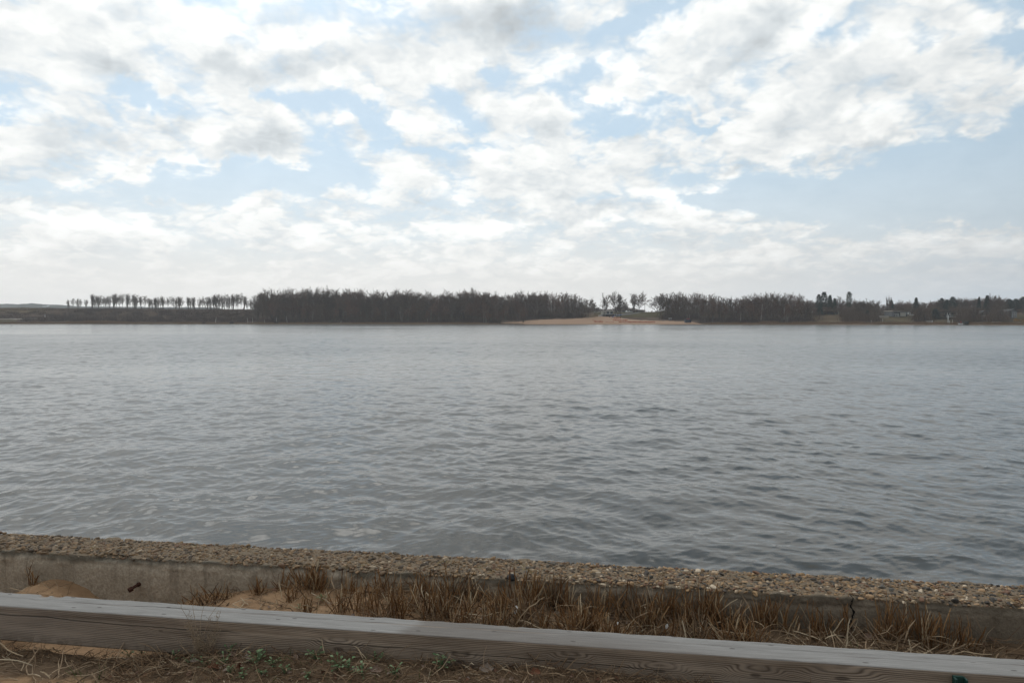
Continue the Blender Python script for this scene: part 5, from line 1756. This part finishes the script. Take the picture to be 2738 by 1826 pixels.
scatter(26, su(60, 250, 3.55), tu(3.4, 3.70), .05, .14, .003, .006, .3)
scatter(70, su(480, 760, 3.5), tu(3.28, 3.70), .05, .20, .003, .009, .12)
scatter(16, su(60, 240, 3.6), tu(3.45, 3.70), .04, .12, .003, .006, .2)
scatter(150, su(740, 1200, 3.5), tu(3.25, 3.72), .05, .20, .003, .008, .15)
scatter(520, su(1150, 2760, 3.5), tu(3.22, 3.72), .06, .26, .003, .009, .22, .02)
scatter(170, su(1900, 2900, 3.5), tu(3.22, 3.6), .08, .32, .002, .006, .25, .03)
scatter(80, su(1500, 2700, 3.4), tu(3.22, 3.45), .10, .22, .006, .011, .5, .02)
scatter(520, su(850, 2650, 3.5), tu(3.26, 3.70), .07, .19, .0035, .008, 1.1, .01)
scatter(620, su(300, 2300, 2.95), tu(2.74, 3.0), .04, .13, .002, .006, .25, .015)
scatter(110, su(-120, 460, 2.9), tu(2.70, 3.0), .05, .22, .002, .007, .16, .012)
scatter(80, su(-120, 600, 2.85), tu(2.72, 3.0), .08, .26, .004, .009, .22, .012)
v, q = strips(np.array(P), np.array(D), np.array(L), np.array(wd), g, 7, .3, .25, .16)
tag(MB().add(v, q).build('straw', STRAW), 'loose dry straw and broken reed blades scattered on the ground', 'straw', kind='stuff')
P, D, L, wd = [], [], [], []
scatter(3000, su(330, 2400, 2.95), tu(2.74, 3.01), .03, .12, .0015, .0045, .45, .012)
scatter(420, su(-100, 420, 2.95), tu(2.90, 3.0), .03, .11, .0015, .0045, .4, .008)
scatter(2000, su(1000, 3300, 3.5), tu(3.2, 3.74), .04, .16, .0015, .005, .5, .025)
scatter(170, su(480, 1150, 3.5), tu(3.3, 3.74), .03, .10, .0015, .004, .3, .006)
v, q = strips(np.array(P), np.array(D), np.array(L), np.array(wd), g, 3, .3, .2, .16)
tag(MB().add(v, q).build('thatch', THATCH), 'matted dark dead grass beneath the straw', 'thatch', kind='stuff')
P, D, L, wd = [], [], [], []


def upright(n, fs, ft, lo, hi, w0, w1, fan):
    for _ in range(n):
        s, t = fs(), ft()
        P.append(W(s, t, float(ground_z(s, t)) - .004))
        D.append(np.array((g.normal() * fan, g.normal() * fan, 1.0)))
        L.append(g.uniform(lo, hi))
        wd.append(g.uniform(w0, w1))


upright(110, su(560, 1150, 2.93), tu(2.78, 2.99), .02, .06, .0015, .003, .5)
upright(16, su(200, 270, 2.80), tu(2.72, 2.84), .03, .08, .002, .004, .4)
upright(45, su(1750, 2400, 3.45), tu(3.25, 3.6), .04, .10, .002, .004, .4)
upright(34, su(2560, 2760, 3.35), tu(3.21, 3.5), .05, .11, .004, .008, .45)
v, q = strips(np.array(P), np.array(D), np.array(L), np.array(wd), g, 4, .35, .06, .08)
tag(MB().add(v, q).build('grass', GRASS), 'sparse fresh green grass blades', 'grass', kind='stuff')


def leaf_shape(n, ln, wd_, g_, cup=.25):
    """small cupped oval leaves: n meshes of 5 x 3 points"""
    a = np.linspace(0, 1, 6)
    half = np.sin(pi * np.clip(a * .93 + .05, 0, 1)) ** .75
    pts = []
    for k, y in enumerate((-1, 0, 1)):
        pts.append(np.stack([a, y * half * .5, np.abs(y) * cup * half * .5 + .25 * np.sin(a * 2.2)], -1))
    pts = np.stack(pts, 1)
    return pts * np.array((ln, wd_, ln * .6))


def weed(px, py, n, size, label, group):
    s, t, z = on_ground(px, py)
    t = min(t, BEAM0 - .02) if t < 3.1 else t
    z = float(ground_z(s, t))
    mb = MB()
    for k in range(n):
        a = g.uniform(0, 2 * pi)
        hgt = g.uniform(.008, .06) * size / .02
        r = g.uniform(.006, .045) * size / .02
        Mx = rot_z(a) @ rot_axis((0, 1, 0), -g.uniform(-.25, .6))
        lf = leaf_shape(1, g.uniform(.7, 1.3) * size, g.uniform(.55, .9) * size, g).reshape(-1, 3) @ Mx.T
        c = np.array((cos(a) * r, sin(a) * r, hgt))
        mb.grid((lf + c).reshape(6, 3, 3))
        mb.tube([(0, 0, 0), c * (.5, .5, .7), c], .0012, 4, False)
    o = mb.build('weed', WEED, None, True)
    o.location = W(s, t, z).tolist()
    return tag(o, label, 'weed', group)


GW = 'green weeds at the foot of the rail'
for (px, py, n, sz) in ((345, 1752, 9, .013), (380, 1745, 8, .012), (470, 1762, 8, .012), (505, 1775, 8, .012), (545, 1780, 10, .013), (600, 1776, 9, .014), (690, 1772, 22, .018), (640, 1738, 8, .014), (732, 1782, 14, .014), (845, 1762, 16, .016), (905, 1788, 22, .018), (930, 1795, 14, .017),
                        (1002, 1772, 16, .016), (970, 1805, 16, .015), (1055, 1805, 14, .015), (760, 1800, 14, .012), (820, 1812, 12, .012), (700, 1805, 16, .012), (650, 1810, 14, .012), (615, 1800, 12, .012)):
    weed(px, py, n, sz, 'small leafy green weed in the dead grass before the timber rail', GW)
weed(1182, 1785, 20, .019, 'bright upright green weed touching the timber face near its middle', None)
weed(862, 1604, 14, .012, 'small green weed growing on the sand between wall and rail', None)
weed(800, 1628, 9, .009, 'tiny green sprout on the sand just behind the rail', None)

# the dry seed-headed plant leaning on the rail
s0, t0 = px_s(532, 2.965), 2.965
dry = empty('dry_weed', W(s0, t0, float(ground_z(s0, t0))).tolist(), 'dry branching weed with pale seed heads standing against the timber', 'weed')
st, sd = MB(), MB()
sp, sdn, sl_ = [], [], []
for k in range(26):
    big = k < 9
    az = g.uniform(0, 2 * pi)
    tilt = g.uniform(.1, .55)
    d = np.array((cos(az) * tilt, sin(az) * tilt * .35 - .05, 1.0))
    hh_ = g.uniform(.16, .255) if big else g.uniform(.06, .15)
    pts, ds = limb(st, (g.normal() * .02, g.normal() * .01, -.005), d / np.linalg.norm(d), hh_, .0011, .0005, 4, 6, .22, .15, g)
    for _ in range(26 if big else 16):
        q = g.uniform(2.2, 6)
        i = min(int(q), 5)
        pq = pts[i] * (1 - (q - i)) + pts[i + 1] * (q - i)
        e1 = pq + g.normal(size=3) * .009 + (0, 0, .006)
        st.tube([pq, e1], .0004, 3, False)
        sd.add(ICO1[0] * g.uniform(.0012, .0024) + e1, ICO1[1])
for k in range(4):
    a = (-.055, -.02, .012, .05)[k]
    st.tube([(a * .5, 0, .12), (a, 0, .20), (a * 1.6, .01, .245), (a * 1.75 + .005, .02, .275)], [.0012, .001, .0008, .0006], 4, False)
st.build('stems', SEED, dry)
sd.build('seed_heads', SEED, dry)['kind'] = 'stuff'


def dead_leaf(px, py, size, label, tilt=(0.3, 0.2), rz=None, lift=.01, tone=None):
    s, t, z = on_ground(px, py)
    mb = MB()
    a = np.linspace(-1, 1, 13)
    rows = []
    cu = g.uniform(.3, .9)
    for x in a:
        half = (1 - abs(x) ** 1.8) * (.55 + .10 * sin(x * 13) + .06 * g.normal()) + .015
        rows.append([(x, half * y, cu * (half * y) ** 2 * 1.6 + .22 * x * x + .06 * sin(5 * x + 4 * y)) for y in (-1, -.5, 0, .5, 1)])
    M = rot_z(g.uniform(0, 6.28) if rz is None else rz) @ rot_axis((1, 0, 0), tilt[0]) @ rot_axis((0, 1, 0), tilt[1])
    V = (np.array(rows) * size / 2) @ M.T
    V[..., 2] -= V[..., 2].min() * 1.0
    mb.grid(V)
    mb.tube([V[0, 2], V[0, 2] + (V[0, 2] - V[2, 2]) * 1.1], .0012, 4)
    o = mb.build('dead_leaf', LEAF if tone is None else tone, None, True)
    o.location = W(s, min(t, BEAM0 - .03) if t < 3.1 else t, z + lift).tolist()
    return tag(o, label, 'leaf', 'dead leaves')


RUST = plain('rusty_leaf', (.13, .050, .024), .8, .3, 60)
PALEL = plain('pale_leaf', (.23, .18, .145), .8, .25, 60)
dead_leaf(572, 1792, .06, 'curled reddish brown leaf lying before the dry seed-headed weed', (.2, .3), .4, .01, RUST)
dead_leaf(637, 1790, .05, 'rusty leaf standing on edge in the weeds, beyond the curled one', (1.2, .3), 1.2, .005, RUST)
dead_leaf(412, 1758, .05, 'rust coloured leaf upright at the sand edge before the rail', (1.1, .2), 1.0, .0, RUST)
dead_leaf(520, 1774, .045, 'grey crumpled leaf under the dry seed-headed weed', (.3, .2), .3, .01, PALEL)
dead_leaf(660, 1766, .05, 'flat grey brown leaf lying close to the timber by a weed', (.1, .1), -.2, .012, PALEL)
dead_leaf(622, 1757, .04, 'small pale brown leaf tucked against the timber', (.4, .2), .5, .012)
dead_leaf(945, 1797, .045, 'tan leaf in the weeds under the middle knots of the timber', (.6, .3), .9, .01, PALEL)
dead_leaf(1005, 1800, .06, 'large purplish brown leaf below the timber, near two weeds', (.4, .2), .2, .01)
dead_leaf(1300, 1797, .07, 'pale torn leaf resting against the timber face', (.8, .15), .1, .01, PALEL)
dead_leaf(1430, 1812, .06, 'rusty leaf caught in the dead grass at the picture bottom', (.5, .2), .6, .02, RUST)
dead_leaf(1244, 1626, .045, 'pale leaf among the stubble near the dark cobble', (.6, .3), .8, .02, PALEL)
dead_leaf(1420, 1640, .06, 'deep rust leaf in the stubble beside the white feather', (.5, .4), .2, .02, RUST)
dead_leaf(1490, 1648, .05, 'pinkish pale leaf between stubble tufts', (.3, .2), .4, .015, PALEL)
dead_leaf(1925, 1668, .06, 'red brown leaf behind the striped feather', (.7, .4), .9, .02, RUST)
dead_leaf(2102, 1650, .07, 'wide brown leaf propped at the wall foot before the crack', (.7, .2), .3, .01)
dead_leaf(2325, 1715, .07, 'long curled brown leaf just behind the rail, past the crack', (.3, .1), .1, .02)
dead_leaf(2648, 1722, .06, 'crumpled brown leaf in the green blades behind the rail', (.5, .3), .7, .02)
FEA = plain('white_feather', (.62, .62, .61), .8, .1, 60)
FED = plain('grey_feather', (.32, .31, .31), .8, .45, 90)
for (px, py, sz, lab, rz, mt) in ((1377, 1650, .048, 'broad white feather stuck upright behind the rail', 1.2, FEA), (1645, 1683, .035, 'tiny white down feather beside short pale stalks', .3, FEA), (1885, 1672, .05, 'striped white and dark feather below the stubble', -.4, FEA), (1782, 1688, .030, 'small curled white feather on bare sand behind the rail', 1.0, FEA),
                                  (2636, 1692, .05, 'grey and white curled feather against the dark end of the wall', -.9, FED)):
    s, t, z = on_ground(px, py)
    e = empty('feather', W(s, t, z + .012).tolist(), lab, 'feather')
    M = rot_z(rz) @ rot_axis((0, 1, 0), -.75)
    a = np.linspace(0, 1, 9)
    V = np.stack([np.stack([a, y * .24 * np.sin(pi * np.clip(a, .06, 1)) ** .6 + .08 * a * a, .12 * np.sin(a * 3) + .10 * abs(y)], -1) for y in (-1, -.4, 0, .4, 1)], 1) * sz
    MB().grid(V @ M.T).build('vane', mt, e, True)
    MB().tube((np.stack([a * 1.0 - .12, .08 * a * a, .12 * np.sin(a * 3) + .01], -1) * sz) @ M.T, .0012, 5).build('shaft', SEED, e)

mb = MB()
for _ in range(320):
    if g.random() < .6:
        s, t = px_s(g.uniform(330, 2300), 2.93), g.uniform(2.78, 3.0)
    else:
        s, t = px_s(g.uniform(700, 2750), 3.5), g.uniform(3.22, 3.72)
    sz = g.uniform(.012, .032)
    lf = leaf_shape(1, sz, sz * .8, g, .6).reshape(-1, 3) @ (rot_z(g.uniform(0, 6.28)) @ rot_axis((g.normal(), g.normal(), .1), g.normal() * .5)).T
    mb.grid((lf + W(s, t, float(ground_z(s, t)) + .008)).reshape(6, 3, 3))
tag(mb.build('leaf_litter', LEAF, None, True), 'bits of broken dead leaf strewn in the grass', 'leaf litter', kind='stuff')

# pale air over the lake
mb = MB().box((0, 830, 29.0), (4600, 1800, 63))
m = bpy.data.materials.new('haze')
m.cycles.homogeneous_volume = True
m.use_nodes = True
t = NT(m.node_tree)
t.n.clear()
pv = t.new('ShaderNodeVolumePrincipled')
pv.inputs['Color'].default_value = (0.95, 0.975, 1.0, 1)
pv.inputs['Density'].default_value = 0.00027
pv.inputs['Anisotropy'].default_value = 0.3
t.l.new(pv.outputs[0], t.new('ShaderNodeOutputMaterial').inputs['Volume'])
tag(mb.build('haze', m), kind='stuff', label='thin pale air over the lake', cat='haze')
